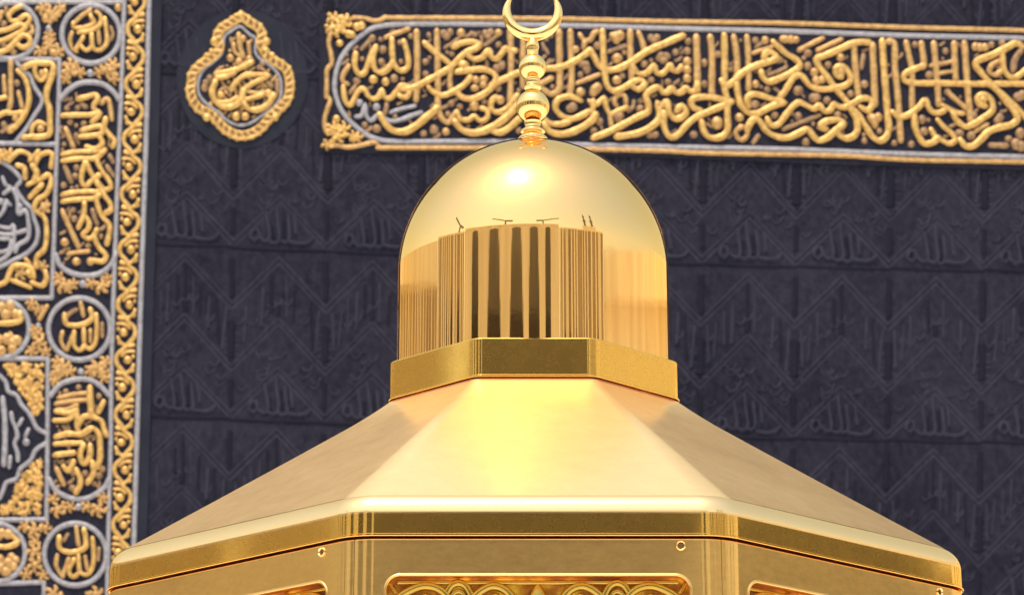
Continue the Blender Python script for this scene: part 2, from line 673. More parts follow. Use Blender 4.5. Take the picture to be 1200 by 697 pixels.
M['gold_thread'] = simple_mat('gold_thread', (0.46, 0.235, 0.060), (0.74, 0.415, 0.125), 0.42, 0.5, 38, bmp=(150, 0.35, 0.004))
M['gold_thread_low'] = simple_mat('gold_thread_low', (0.38, 0.190, 0.060), (0.60, 0.33, 0.115), 0.48, 0.45, 38, bmp=(150, 0.35, 0.004))
M['gold_thread_dull'] = simple_mat('gold_thread_dull', (0.20, 0.095, 0.042), (0.40, 0.22, 0.090), 0.6, 0.25, 38, bmp=(150, 0.35, 0.004))
M['silver_thread'] = simple_mat('silver_thread', (0.24, 0.20, 0.205), (0.36, 0.315, 0.32), 0.5, 0.3, 38, bmp=(150, 0.35, 0.004))
M['ground_cloth'] = simple_mat('ground_cloth', (0.014, 0.012, 0.020), (0.022, 0.019, 0.029), 0.8, 0, 30, bmp=(220, 0.4, 0.004))
M['cloth'] = None
def cloth_mat(name, a, b, spread):
    m = bpy.data.materials.new(name)
    nt, p = nodes_of(m)
    f = noise(nt, 26, 6, 0.7, scaled(nt, (1, 1, 0.7)))
    big = noise(nt, 1.1, 3)
    mx = nt.nodes.new('ShaderNodeMix'); mx.data_type = 'FLOAT'
    mx.inputs[0].default_value = 0.35
    nt.links.new(f, mx.inputs[2]); nt.links.new(big, mx.inputs[3])
    nt.links.new(ramp(nt, mx.outputs[0], [(0.5 - spread, a), (0.5 + spread, b)]), p.inputs['Base Color'])
    p.inputs['Roughness'].default_value = 0.9
    p.inputs['Specular IOR Level'].default_value = 0.08
    b1 = bump(nt, p, noise(nt, 42, 6, 0.7, scaled(nt, (1, 1, 0.55))), 0.55, 0.012)
    b2 = nt.nodes.new('ShaderNodeBump')
    b2.inputs['Strength'].default_value = 0.5
    b2.inputs['Distance'].default_value = 0.05
    nt.links.new(noise(nt, 2.2, 3, 0.6, scaled(nt, (1.6, 1.6, 0.5), (0.0, 0.35, 0.0))), b2.inputs['Height'])
    nt.links.new(b2.outputs['Normal'], b1.inputs['Normal'])
    return m
M['cloth'] = cloth_mat('black_weave', (0.0095, 0.0080, 0.0145), (0.029, 0.0248, 0.0370), 0.14)
M['cloth_rib'] = cloth_mat('black_weave_satin', (0.022, 0.0190, 0.0300), (0.041, 0.0360, 0.0510), 0.16)
M['cloth_dark'] = cloth_mat('deep_weave_fold_shade', (0.010, 0.0085, 0.0145), (0.015, 0.0125, 0.020), 0.14)  # darker weave; also draws the painted fold shadow
M['plain_cloth'] = simple_mat('plain_black_cloth', (0.017, 0.016, 0.025), (0.022, 0.021, 0.031), 0.75, 0, 6, bmp=(120, 0.3, 0.004))
M['stone'] = simple_mat('grey_stone', (0.28, 0.27, 0.26), (0.38, 0.36, 0.34), 0.8, 0, 3)
M['marble'] = simple_mat('white_marble', (0.62, 0.60, 0.56), (0.76, 0.74, 0.70), 0.45, 0, 0.8)
M['facade'] = simple_mat('facade_marble', (0.66, 0.60, 0.46), (0.80, 0.75, 0.60), 0.6, 0, 0.25)
M['bay_stone'] = simple_mat('bay_stone', (0.23, 0.175, 0.11), (0.40, 0.32, 0.22), 0.7, 0, 0.35)
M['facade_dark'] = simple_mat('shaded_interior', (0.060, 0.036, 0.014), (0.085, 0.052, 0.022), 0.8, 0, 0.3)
M['steel'] = simple_mat('crane_steel', (0.10, 0.09, 0.08), (0.16, 0.14, 0.12), 0.6, 0.2, 2)

# ------------------------------------------------------------------ the ground
g = MB()
g.add([(-900, -900, 0), (900, -900, 0), (900, 900, 0), (-900, 900, 0)], [(0, 1, 2, 3)])
m = bpy.data.materials.new('plaza_paving')
nt, p = nodes_of(m)
bk = nt.nodes.new('ShaderNodeTexBrick')
bk.inputs['Color1'].default_value = (0.82, 0.80, 0.76, 1)
bk.inputs['Color2'].default_value = (0.77, 0.75, 0.71, 1)
bk.inputs['Mortar'].default_value = (0.45, 0.43, 0.40, 1)
bk.inputs['Scale'].default_value = 1.0
bk.inputs['Mortar Size'].default_value = 0.006
bk.inputs['Brick Width'].default_value = 1.2
bk.inputs['Row Height'].default_value = 0.6
tc = nt.nodes.new('ShaderNodeTexCoord')
nt.links.new(tc.outputs['Object'], bk.inputs['Vector'])
nt.links.new(bk.outputs['Color'], p.inputs['Base Color'])
p.inputs['Roughness'].default_value = 0.35
ground = g.build('plaza', m, smooth=False)
ground['kind'] = 'structure'

# ------------------------------------------------------------------ the draped wall: a plane in the world, addressed through the photo's pixels
YAW, WALL_Y = R(3.0), 15.5
TW = math.tan(YAW)
EX = Vector((math.cos(YAW), math.sin(YAW), 0))
NW = Vector((math.sin(YAW), -math.cos(YAW), 0))
FPX = 3000.0


def px_ray(px, py):
    x, u = (px - 600) / FPX, -(py - 348.5) / FPX
    return Vector((x, math.cos(PITCH) - u * math.sin(PITCH), math.sin(PITCH) + u * math.cos(PITCH)))


def wall_uz(px, py):
    r = px_ray(px, py)
    k = WALL_Y / (r.y - TW * r.x)
    return (r.x * k / math.cos(YAW), EYE + r.z * k)


def wall_pt(u, z, h=0.0):
    return Vector((0, WALL_Y, 0)) + EX * u + NW * h + Vector((0, 0, z))


def on_wall(px, py, h):
    u, z = wall_uz(px, py)
    return wall_pt(u, z, h)


KPX = 0.0058      # metres of wall per photo pixel


def spline(pts, step):
    """Catmull-Rom through pts, sampled about every `step`"""
    if len(pts) == 2:
        (x0, y0), (x1, y1) = pts
        n = max(2, int(math.hypot(x1 - x0, y1 - y0) / step))
        return [(x0 + (x1 - x0) * i / n, y0 + (y1 - y0) * i / n) for i in range(n + 1)]
    closed = math.hypot(pts[0][0] - pts[-1][0], pts[0][1] - pts[-1][1]) < 0.3
    out = []
    N = len(pts)
    for i in range(N - 1):
        p1, p2 = pts[i], pts[i + 1]
        p0 = pts[i - 1] if i > 0 else (pts[-2] if closed else (2 * p1[0] - p2[0], 2 * p1[1] - p2[1]))
        p3 = pts[i + 2] if i + 2 < N else (pts[1] if closed else (2 * p2[0] - p1[0], 2 * p2[1] - p1[1]))
        L = math.hypot(p2[0] - p1[0], p2[1] - p1[1])
        n = max(1, int(L / step + 0.5))
        d1 = max(1e-3, math.hypot(p1[0] - p0[0], p1[1] - p0[1])) ** 0.5
        d2 = max(1e-3, L) ** 0.5
        d3 = max(1e-3, math.hypot(p3[0] - p2[0], p3[1] - p2[1])) ** 0.5
        res = []
        for c in (0, 1):
            a, b_, c_, d = p0[c], p1[c], p2[c], p3[c]
            m1 = (c_ - b_) + d2 * ((b_ - a) / d1 - (c_ - a) / (d1 + d2))
            m2 = (c_ - b_) + d2 * ((d - c_) / d3 - (d - b_) / (d2 + d3))
            res.append((b_, m1, c_, m2))
        for k in range(n):
            t = k / n
            h00, h10, h01, h11 = 2 * t**3 - 3 * t**2 + 1, t**3 - 2 * t**2 + t, -2 * t**3 + 3 * t**2, t**3 - t**2
            out.append(tuple(h00 * q[0] + h10 * q[1] + h01 * q[2] + h11 * q[3] for q in res))
    out.append(tuple(pts[-1]))
    return out


def sweep(mb, pts, w, h0, hk=0.30, step=4.0, mi=0, cap=True, wob=0.06, smooth_curve=True, pen=False):
    """a raised, rounded cord of stitched thread along pts (photo pixels) of width w pixels, on the wall"""
    c = spline(pts, step) if smooth_curve else pts
    n = len(c)
    prof = [(-0.5, 0.0), (-0.44, 0.66), (-0.24, 0.96), (0.24, 0.96), (0.44, 0.66), (0.5, 0.0)]
    stations = []
    T = []
    for i in range(n):
        a, b_ = c[max(0, i - 1)], c[min(n - 1, i + 1)]
        dx, dy = b_[0] - a[0], b_[1] - a[1]
        L = math.hypot(dx, dy) or 1.0
        T.append((dx / L, dy / L))
    if cap:
        for e, s in ((0.46, 0.30), (0.36, 0.68), (0.18, 0.92)):
            stations.append((c[0][0] - T[0][0] * w * e, c[0][1] - T[0][1] * w * e, T[0], s))
    ph = random.uniform(0, 6)
    for i in range(n):
        s = 1.0 + wob * math.sin(ph + i * 0.9)
        stations.append((c[i][0], c[i][1], T[i], s))
    if cap:
        for e, s in ((0.18, 0.92), (0.36, 0.68), (0.46, 0.30)):
            stations.append((c[-1][0] + T[-1][0] * w * e, c[-1][1] + T[-1][1] * w * e, T[-1], s))
    vs_, fs_ = [], []
    P = len(prof)
    NS = len(stations)
    for si, (x, y, t, s) in enumerate(stations):
        if pen:
            s = s * (0.74 + 0.26 * abs(math.sin(math.atan2(t[1], t[0]) - 0.5))) * min(1.0, 0.72 + 0.09 * min(si, NS - 1 - si))
        nx, ny = -t[1], t[0]
        for (a, hh) in prof:
            vs_.append(on_wall(x + nx * a * w * s, y + ny * a * w * s, h0 + hh * hk * w * KPX * s))
    for i in range(len(stations) - 1):
        for j in range(P - 1):
            fs_.append((i * P + j, i * P + j + 1, (i + 1) * P + j + 1, (i + 1) * P + j))
    if cap:
        fs_.append(tuple(range(P)))
        b = (len(stations) - 1) * P
        fs_.append(tuple(b + P - 1 - i for i in range(P)))
    mb.add(vs_, fs_, mi)


def knot(mb, x, y, r, h0, hk=0.55, mi=0):
    """a raised stitched knot of radius r pixels"""
    n = 10
    vs_, fs_ = [], []
    sx, sy = random.uniform(0.9, 1.1), random.uniform(0.9, 1.1)
    for (q, hh) in ((1.0, 0.0), (0.86, 0.52), (0.5, 0.88)):
        for k in range(n):
            a = 2 * math.pi * k / n
            vs_.append(on_wall(x + math.cos(a) * r * q * sx, y + math.sin(a) * r * q * sy, h0 + hh * hk * r * KPX))
    vs_.append(on_wall(x, y, h0 + hk * r * KPX))
    for j in range(2):
        for k in range(n):
            fs_.append((j * n + k, (j + 1) * n + k, (j + 1) * n + (k + 1) % n, j * n + (k + 1) % n))
    for k in range(n):
        fs_.append((2 * n + k, 3 * n, 2 * n + (k + 1) % n))
    mb.add(vs_, fs_, mi)


def pts_of(s):
    return [tuple(float(q) for q in w.split(',')) for w in s.split()]


LAYER = {'g': ('gold', 0.008), 'b': ('low', 0.003), 'd': ('dull', 0.0), 's': ('silver', 0.004)}


USED = []        # (x, y, half width) of everything drawn, to place small filler stitches in the gaps


def fillers(store, n, box, h0, inside=lambda x, y: True, rmin=1.6, rmax=3.4, key='dull'):
    mb = store.setdefault(key, MB())
    pts = [q for q in USED if box[0] - 10 < q[0] < box[2] + 10 and box[1] - 10 < q[1] < box[3] + 10]
    grid = {}
    for q in pts:
        grid.setdefault((int(q[0] // 12), int(q[1] // 12)), []).append(q)
    made = 0
    for _ in range(n * 30):
        if made >= n:
            break
        x, y, r = random.uniform(box[0], box[2]), random.uniform(box[1], box[3]), random.uniform(rmin, rmax)
        if not inside(x, y):
            continue
        gx, gy = int(x // 12), int(y // 12)
        if any(math.hypot(q[0] - x, q[1] - y) < q[2] + r * 0.8 for i in (-1, 0, 1) for j in (-1, 0, 1) for q in grid.get((gx + i, gy + j), ())):
            continue
        if random.random() < 0.30:
            knot(mb, x, y, r, h0)
        else:
            a = random.choice((-0.6, -0.5, 0.9, 1.5, -0.7)) + random.uniform(-.2, .2)
            sweep(mb, [(x - math.cos(a) * r * 1.3, y - math.sin(a) * r * 1.3), (x + r * .2, y + r * .2), (x + math.cos(a) * r * 1.3, y + math.sin(a) * r * 1.3)], r * 1.3, h0, step=2.5)
        q = (x, y, r)
        grid.setdefault((gx, gy), []).append(q)
        made += 1


def rosette(mb, x, y, r, h0):
    """a stitched flower of small curled leaves"""
    a0, n = random.uniform(0, 6), 5
    for k in range(n):
        a = a0 + 2 * math.pi * k / n
        c_, s_ = math.cos(a), math.sin(a)
        q = r * random.uniform(0.85, 1.1)
        sweep(mb, [(x + c_ * q * .3, y + s_ * q * .3), (x + c_ * q * .7 - s_ * q * .16, y + s_ * q * .7 + c_ * q * .16), (x + c_ * q * .95 + s_ * q * .12, y + s_ * q * .95 - c_ * q * .12)],
              q * 0.54, h0, step=2.0, hk=0.45, pen=True)
    knot(mb, x, y, r * 0.34, h0 + 0.004, 0.8)


def draw(tiles, store, h0, shift=(0, 0), petals=False):
    """tiles of traced strokes into the meshes of `store` (one per thread)"""
    for (ox, oy, text) in tiles:
        for line in text.strip().splitlines():
            head, *pp = line.split()
            key, dh = LAYER[head[0]]
            mb = store.setdefault(key, MB())
            P_ = [(ox + a / 8 + shift[0], oy + b / 8 + shift[1]) for a, b in (tuple(map(float, q.split(','))) for q in pp)]
            if head[1] == '*':
                for (x, y) in P_:
                    if petals and float(head[2:]) >= 40:
                        rosette(mb, x, y, float(head[2:]) / 8 * 1.25, h0 + dh)
                    else:
                        knot(mb, x, y, float(head[2:]) / 8, h0 + dh)
                    USED.append((x, y, float(head[2:]) / 8))
            else:
                sweep(mb, P_, float(head[1:]) / 8, h0 + dh, step=3.2, pen=True, hk=0.34)
                USED.extend((x, y, float(head[1:]) / 16) for x, y in spline(P_, 4.0))


THREADS = {'gold': ('gold_lettering', 'gold_thread'), 'low': ('lower_lettering', 'gold_thread_low'),
           'dull': ('filler_marks', 'gold_thread_dull'), 'silver': ('silver_lettering', 'silver_thread')}


def finish(store, parent, names=None):
    for k, mb in store.items():
        nm, mt = THREADS[k]
        if names:
            nm = names.get(k, nm)
        mb.build(nm, M[mt], parent, flat_angle=60)


def slab(mb, outline, h_front, h_back, mi=0):
    """a sewn-on piece of cloth: outline in photo pixels, given thickness"""
    n = len(outline)
    vs_ = [on_wall(x, y, h_front) for x, y in outline] + [on_wall(x, y, h_back) for x, y in outline]
    fs_ = [tuple(range(n))] + [(i, i + n, (i + 1) % n + n, (i + 1) % n) for i in range(n)]
    mb.add(vs_, fs_, mi)


# ------------------------------------------------------------------ the cube-shaped building and its cloth
U0, U1, ZT, DEPTH = -5.7, 6.1, 12.4, 10.5
ctr = wall_pt((U0 + U1) / 2, 0, -DEPTH / 2)
bld = thing('cube_building', 'tall cube-shaped stone building standing behind the golden shrine under a black cloth', 'building', tuple(ctr))
def wall_box(mb, u0, u1, d0, d1, z0, z1, mi=0):
    vs_ = [wall_pt(u, z, -d) for z in (z0, z1) for (u, d) in ((u0, d0), (u1, d0), (u1, d1), (u0, d1))]
    mb.add(vs_, [(0, 3, 2, 1), (4, 5, 6, 7), (0, 1, 5, 4), (1, 2, 6, 5), (2, 3, 7, 6), (3, 0, 4, 7)], mi)
b = MB(); wall_box(b, U0, U1, 0.05, DEPTH - 0.05, 0, ZT - 0.02); b.build('stone_wall', M['stone'], bld, smooth=False)
b = MB(); wall_box(b, U0 - 0.35, U1 + 0.35, -0.30, DEPTH + 0.3, 0.004, 0.45); b.build('marble_plinth', M['marble'], bld, smooth=False)
b = MB(); wall_box(b, U0 + 0.1, U1 - 0.1, 0.15, DEPTH - 0.15, ZT - 0.02, ZT + 0.25); b.build('roof', M['marble'], bld, smooth=False)

cl = MB()
nu, nz = 120, 120
Z0c = 0.6
vs_, fs_ = [], []
for j in range(nz + 1):
    for i in range(nu + 1):
        u = U0 + (U1 - U0) * i / nu
        z = Z0c + (ZT - Z0c) * j / nz
        h = 0.0006 * math.sin(u * 3.1 + 0.6 * math.sin(z * 1.3)) + 0.0005 * math.sin(z * 2.2 + u * 0.7) - 0.004
        vs_.append(wall_pt(u, z, h))
for j in range(nz):
    for i in range(nu):
        a = j * (nu + 1) + i
        fs_.append((a, a + 1, a + nu + 2, a + nu + 1))
cl.add(vs_, fs_, 0)
for (u, d0, d1) in ((U0 - 0.002, 0.004, DEPTH), (U1 + 0.002, 0.004, DEPTH)):
    cl.add([wall_pt(u, Z0c, -d0), wall_pt(u, Z0c, -d1), wall_pt(u, ZT, -d1), wall_pt(u, ZT, -d0)], [(0, 1, 2, 3)], 0)
cl.add([wall_pt(U0, Z0c, -DEPTH - 0.01), wall_pt(U1, Z0c, -DEPTH - 0.01), wall_pt(U1, ZT, -DEPTH - 0.01), wall_pt(U0, ZT, -DEPTH - 0.01)], [(0, 1, 2, 3)], 0)


# the woven pattern: chevron bands with upright script between them, in black on black
rw = random.Random(3)
CELL = []          # (material, width, points) about the peak of one chevron; u right, v down, 110 x 200 px
for (v0, v1) in ((13, 69), (84, 142), (142, 197)):
    for dv in (-3.5, 4.5):
        CELL.append((1, 2.6, [(-55, v1 + dv), (0, v0 + dv), (55, v1 + dv)], False))
WORD = [[(-34, 189), (-31, 180), (-25, 180), (-23, 187), (-28, 193), (-34, 189)], [(-24, 187), (-18, 193), (-12, 191), (-14, 170), (-16, 158)],
        [(-12, 191), (-6, 194), (0, 191), (-2, 168), (-4, 150)], [(0, 191), (5, 194), (10, 191), (9, 172), (8, 160)],
        [(10, 192), (22, 194), (34, 192), (39, 186)], [(19, 184), (17, 168), (16, 160)]]
for w_ in WORD:
    CELL.append((1, 4.2, w_, True))
for u in (-47, -38, -29, -19, -9, 0, 9, 19, 29, 38, 47):
    f = abs(u) / 55
    vt, vb = 22 + 54 * f, 76 + 58 * f
    lean = rw.uniform(-2, 2)
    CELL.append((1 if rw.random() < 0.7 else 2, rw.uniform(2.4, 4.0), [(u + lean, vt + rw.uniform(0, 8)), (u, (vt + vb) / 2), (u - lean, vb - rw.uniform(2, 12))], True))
    if rw.random() < 0.8:
        y = vt + rw.uniform(18, 40)
        CELL.append((1, 2.8, [(u - 5, y), (u - 1, y + 5), (u + 4, y + 2), (u + 6, y - 4)], True))
for k in range(18):
    u = rw.uniform(-48, 48)
    f = abs(u) / 55
    y = 98 + 56 * f + rw.uniform(2, 36)
    s = rw.uniform(4, 8)
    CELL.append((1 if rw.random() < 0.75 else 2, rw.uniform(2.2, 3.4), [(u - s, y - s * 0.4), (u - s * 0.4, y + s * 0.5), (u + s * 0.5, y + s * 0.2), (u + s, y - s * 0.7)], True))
for k in range(5):
    y = 100 + 8 * k
    for sg in (-1, 1):
        CELL.append((1, 2.4, [(sg * 55, y), (sg * 45, y + rw.uniform(-2, 2))], False))
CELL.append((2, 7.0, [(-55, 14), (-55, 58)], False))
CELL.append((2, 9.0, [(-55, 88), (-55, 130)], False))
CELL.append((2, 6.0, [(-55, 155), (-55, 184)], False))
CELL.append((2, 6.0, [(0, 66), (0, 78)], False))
CELL.append((2, 4.0, [(-55, 201), (0, 202), (55, 201)], False))  # painted dark line standing in for the shadow of a horizontal fold
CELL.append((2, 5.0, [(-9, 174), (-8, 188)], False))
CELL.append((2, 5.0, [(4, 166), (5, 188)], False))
for row in range(-2, 5):
    for col in range(-9, 12):
        x0 = 271 - 55 + 110 * col
        if x0 < -420 or x0 > 1420:
            continue
        xx = x0 - 270
        y0 = 289 + (0.045 * xx - 1.6e-5 * xx * xx if -300 < xx < 1000 else 0.02 * xx) + 201 * (row - 0) - 201 * 1
        shear = 0.035
        rc = random.Random(row * 97 + col)
        for (mi, w, P_, sm) in CELL:
            if sm and w < 4.1 and rc.random() < 0.12:
                continue
            ja, jv = (rc.uniform(-1.3, 1.3), rc.uniform(-1.5, 1.5)) if sm else (0, 0)
            w = w * rc.uniform(0.85, 1.15) if w < 4.1 else w
            Q = [(x0 + a + ja - (row - 1) * 3.0 + (v - 100) * -0.012 + rc.uniform(-.4, .4), y0 + v + jv + a * shear) for a, v in P_]
            uu = [wall_uz(*q) for q in Q]
            if min(q[0] for q in uu) < U0 + 0.05 or max(q[0] for q in uu) > U1 - 0.05 or min(q[1] for q in uu) < Z0c or max(q[1] for q in uu) > ZT - 0.05:
                continue
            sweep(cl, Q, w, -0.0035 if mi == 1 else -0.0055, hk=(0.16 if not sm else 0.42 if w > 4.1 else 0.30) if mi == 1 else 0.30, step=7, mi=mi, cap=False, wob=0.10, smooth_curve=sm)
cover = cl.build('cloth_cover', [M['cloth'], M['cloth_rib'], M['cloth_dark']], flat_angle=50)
cover['label'] = 'black woven cloth with chevrons and tone-on-tone script covering the cube-shaped building'
cover['category'] = 'cloth'

# ------------------------------------------------------------------ embroidered belt panel
HB = 0.014
o = on_wall(800, 105, 0)
belt = thing('embroidered_belt', 'long black belt panel of raised gold script, high on the black cloth', 'embroidery', tuple(o))
b = MB(); slab(b, [(374, 16), (900, 24), (1330, 37), (1330, 204), (1000, 194), (700, 183), (374, 180)], HB, -0.008); b.build('ground_cloth', M['ground_cloth'], belt, smooth=False)
fr = {}
draw(BELT_FRAME, fr, HB, petals=True)
for x in (700, 960, 1180):
    pass
finish(fr, belt, {'gold': 'gold_knots', 'low': 'gold_frame'})
b = MB()
whole = list(reversed(pts_of(BELT_SILVER))) + pts_of(BELT_SILVER_END)[1:-1] + pts_of(BELT_SILVER_LOW)
sweep(b, whole, 5.6, HB, hk=0.22, step=6, wob=0.02)
b.build('silver_border', M['silver_thread'], belt, flat_angle=60)
st = {}
draw(BELT, st, HB)
draw([t for t in BELT if t[0] == 1050][:1], st, HB, (152, 4))
fillers(st, 170, (400, 36, 1310, 184), HB, lambda x, y: 37 + max(0, x - 650) * 0.0275 < y < 162 + max(0, x - 600) * 0.031 and math.hypot(min(0, x - 458) / 62, (y - 99) / 62) < 1)
finish(st, belt)

# ------------------------------------------------------------------ medallion
o = on_wall(283, 93, 0)
med = thing('embroidered_medallion', 'drop-shaped gold embroidered medallion with lobed gold edge, left of the belt panel', 'medallion', tuple(o))
b = MB(); slab(b, [(284 + 77 * math.cos(a * math.pi / 24), 93 + 81 * math.sin(a * math.pi / 24)) for a in range(48)], 0.0045, -0.008); b.build('ground_cloth', M['plain_cloth'], med, smooth=False)
HM = 0.0045
b = MB()
ox, oy, s = MEDAL_BAND[0]
outer = [(ox + x / 8, oy + y / 8) for x, y in pts_of(s)]
c = spline(outer, 5.0)
def offset(c, d):
    out = []
    for i in range(len(c)):
        (xa, ya), (xb, yb_) = c[max(0, i - 1)], c[min(len(c) - 1, i + 1)]
        L = math.hypot(xb - xa, yb_ - ya) or 1
        out.append((c[i][0] - (yb_ - ya) / L * d, c[i][1] + (xb - xa) / L * d))
    return out
bed = MB(); sweep(bed, outer, 9.0, HM, hk=0.08, step=4)
bed.build('edge_bed', M['gold_thread_dull'], med, flat_angle=60)
sweep(b, offset(c, 4.3), 3.4, HM + 0.004, hk=0.5, step=3)
sweep(b, offset(c, -4.0), 2.6, HM + 0.004, hk=0.5, step=3)
cc = spline(outer, 1.0)
acc, last = 0.0, cc[0]
for i in range(1, len(cc) - 1):
    acc += math.hypot(cc[i][0] - last[0], cc[i][1] - last[1]); last = cc[i]
    if acc < 7.4:
        continue
    acc = 0.0
    (xa, ya), (xb, yb_) = cc[i - 1], cc[i + 1]
    L = math.hypot(xb - xa, yb_ - ya) or 1
    tx, ty = (xb - xa) / L, (yb_ - ya) / L
    nx, ny = -ty, tx
    x, y = cc[i]
    sweep(b, [(x - nx * 3.6 - tx * 1.5, y - ny * 3.6 - ty * 1.5), (x + nx * .4, y + ny * .4), (x + nx * 4.2 + tx * 2.6, y + ny * 4.2 + ty * 2.6)], 3.6, HM + 0.006, hk=0.4, step=2.5)
    knot(b, x + nx * 4.6 + tx * 3.0, y + ny * 4.6 + ty * 3.0, 2.4, HM + 0.004, 0.6)
b.build('gold_edge', M['gold_thread'], med, flat_angle=60)
b = MB(); ox, oy, s = MEDAL_BAND[1]
sweep(b, [(ox + x / 8, oy + y / 8) for x, y in pts_of(s)], 3.4, HM, hk=0.42, step=4)
b.build('silver_border', M['silver_thread'], med, flat_angle=60)
kn = {}
draw([MEDAL_KNOBS], kn, HM)
finish(kn, med, {'gold': 'edge_knob'})
st = {}
draw([MEDAL], st, HM)
fillers(st, 60, (232, 35, 336, 150), HM, lambda x, y: math.hypot((x - 284) / 43, (y - 106) / 33) < 1 or (abs(x - 282) < 14 and 44 < y < 76), 1.4, 2.6, 'low')
finish(st, med)

# ------------------------------------------------------------------ door curtain at the left
HC = 0.016
o = on_wall(60, 350, 0)
cur = thing('door_curtain', 'tall black door curtain crowded with gold script roundels and silver lines, at the left edge', 'curtain', tuple(o))
edge = pts_of(CURTAIN_EDGE)
left = [(-350, y) for x, y in reversed(edge)]
b = MB(); slab(b, [(x + 15, y) for x, y in edge] + left, HC - 0.004, -0.008); b.build('curtain_hem', M['plain_cloth'], cur, smooth=False)
b = MB(); slab(b, [(x + 3, y) for x, y in edge] + [(x + 12, y) for x, y in left], HC, HC - 0.0035); b.build('ground_cloth', M['ground_cloth'], cur, smooth=False)
b = MB()
sweep(b, edge, 6.0, HC, hk=0.28, step=8, wob=0.02)
b.build('silver_line', M['silver_thread'], cur, flat_angle=60)
for s in CURTAIN_LINES:
    b = MB(); sweep(b, pts_of(s), 5.4, HC, hk=0.28, step=8, wob=0.02)
    b.build('silver_line', M['silver_thread'], cur, flat_angle=60)
mir = lambda P_: [(-6 - x - 0.028 * (y - 350) * 0, y) for x, y in P_]
for s in CURTAIN_LINES[:1] + [CURTAIN_EDGE]:
    b = MB(); sweep(b, mir(pts_of(s)), 5.4, HC, hk=0.28, step=8, wob=0.02)
    b.build('silver_line', M['silver_thread'], cur, flat_angle=60)
# scrolling border strip
strip = MB()
inner = pts_of(CURTAIN_LINES[0])
def x_on(poly, y):
    for (xa, ya), (xb, yb) in zip(poly, poly[1:]):
        if ya <= y <= yb:
            return xa + (xb - xa) * (y - ya) / (yb - ya)
    return poly[-1][0]
def strip_geo(mb, flip):
    fx = (lambda x: -6 - x) if flip else (lambda x: x)
    k = 0
    y = -60 + 0.0
    ys = [4 + 32.2 * i for i in range(-2, 24)]
    wave = []
    for i, yy in enumerate(ys):
        mid = (x_on(inner, yy) + x_on(edge, yy)) / 2
        half = (x_on(edge, yy) - x_on(inner, yy)) / 2 - 3
        sg = -1 if i % 2 == 0 else 1
        bx = mid + sg * half * 0.22
        knot(mb, fx(bx), yy, 5.0, HC + 0.004, 0.7)
        # the scroll wraps the bud on the other side
        wave += [(fx(mid - sg * half * 0.1), yy - 13), (fx(mid - sg * half * 0.72), yy - 6), (fx(mid - sg * half * 0.78), yy + 4), (fx(mid - sg * half * 0.2), yy + 13)]
        sweep(mb, [(fx(mid + sg * half * 0.78), yy - 10), (fx(mid + sg * half * 0.15), yy - 9.5), (fx(mid - sg * half * 0.30), yy - 5)], 3.6, HC + 0.002, hk=0.4, step=3)
        sweep(mb, [(fx(mid + sg * half * 0.74), yy + 6), (fx(mid + sg * half * 0.5), yy + 12), (fx(mid - sg * half * 0.1), yy + 16), (fx(mid - sg * half * 0.7), yy + 15)], 4.4, HC + 0.002, hk=0.4, step=3)
        knot(mb, fx(mid + sg * half * 0.62), yy + 12, 2.8, HC, 0.7)
        knot(mb, fx(mid - sg * half * 0.66), yy + 14.5, 2.8, HC, 0.7)
        knot(mb, fx(mid + sg * half * 0.7), yy - 4, 2.4, HC, 0.7)
    sweep(mb, wave, 5.2, HC + 0.003, hk=0.36, step=3)
strip_geo(strip, False)
strip.build('border_scroll', M['gold_thread'], cur, flat_angle=60)
strip = MB(); strip_geo(strip, True); strip.build('border_scroll', M['gold_thread'], cur, flat_angle=60)

def ring_pts(cx, cy, r, ry=None):
    ry = ry or r
    return [(cx + r * math.cos(a * math.pi / 18), cy + ry * math.sin(a * math.pi / 18)) for a in range(37)]
for i, (cx, cy, r) in enumerate(CURTAIN_RINGS):
    b = MB(); sweep(b, ring_pts(cx, cy, r), 6.0, HC + 0.003, hk=0.30, step=4, cap=False, wob=0.02)
    ro = b.build('roundel', M['silver_thread'], cur, flat_angle=60)
    st = {}
    tl = ROUNDELS[{0: 0, 1: 3, 2: 1, 3: 4, 4: 2, 5: 5}[i]]
    draw([tl], st, HC)
    finish(st, ro)
for (cx, cy, r) in (CURTAIN_RINGS[0], CURTAIN_RINGS[2], CURTAIN_RINGS[4]):
    b = MB(); sweep(b, ring_pts(-6 - cx - 30, cy, r), 6.0, HC + 0.003, hk=0.30, step=4, cap=False, wob=0.02)
    b.build('roundel', M['silver_thread'], cur, flat_angle=60)
for (s0, s1), txt in zip(CARTOUCHES, CART_TEXT):
    b = MB()
    for s in (s0, s1):
        sweep(b, pts_of(s), 6.0, HC + 0.003, hk=0.30, step=4, wob=0.02)
    ca = b.build('cartouche', M['silver_thread'], cur, flat_angle=60)
    st = {}
    draw(txt, st, HC)
    xs, ys = [q[0] for q in pts_of(s0 + ' ' + s1)], [q[1] for q in pts_of(s0 + ' ' + s1)]
    fillers(st, 28, (min(xs) + 6, min(ys) + 14, max(xs) - 10, max(ys) - 12), HC)
    finish(st, ca)
for s in CURTAIN_PANELS:
    b = MB(); sweep(b, pts_of(s), 5.2, HC, hk=0.32, step=4, wob=0.02)
    b.build('lobed_outline', M['silver_thread'], cur, flat_angle=60)
st = {}
draw(GOLDWORK, st, HC, petals=True)
finish(st, cur, {'gold': 'gold_scrollwork', 'low': 'gold_clusters', 'dull': 'filler_marks', 'silver': 'silver_knots'})
st = {}
draw(SILVERWORK, st, HC)
finish(st, cur)
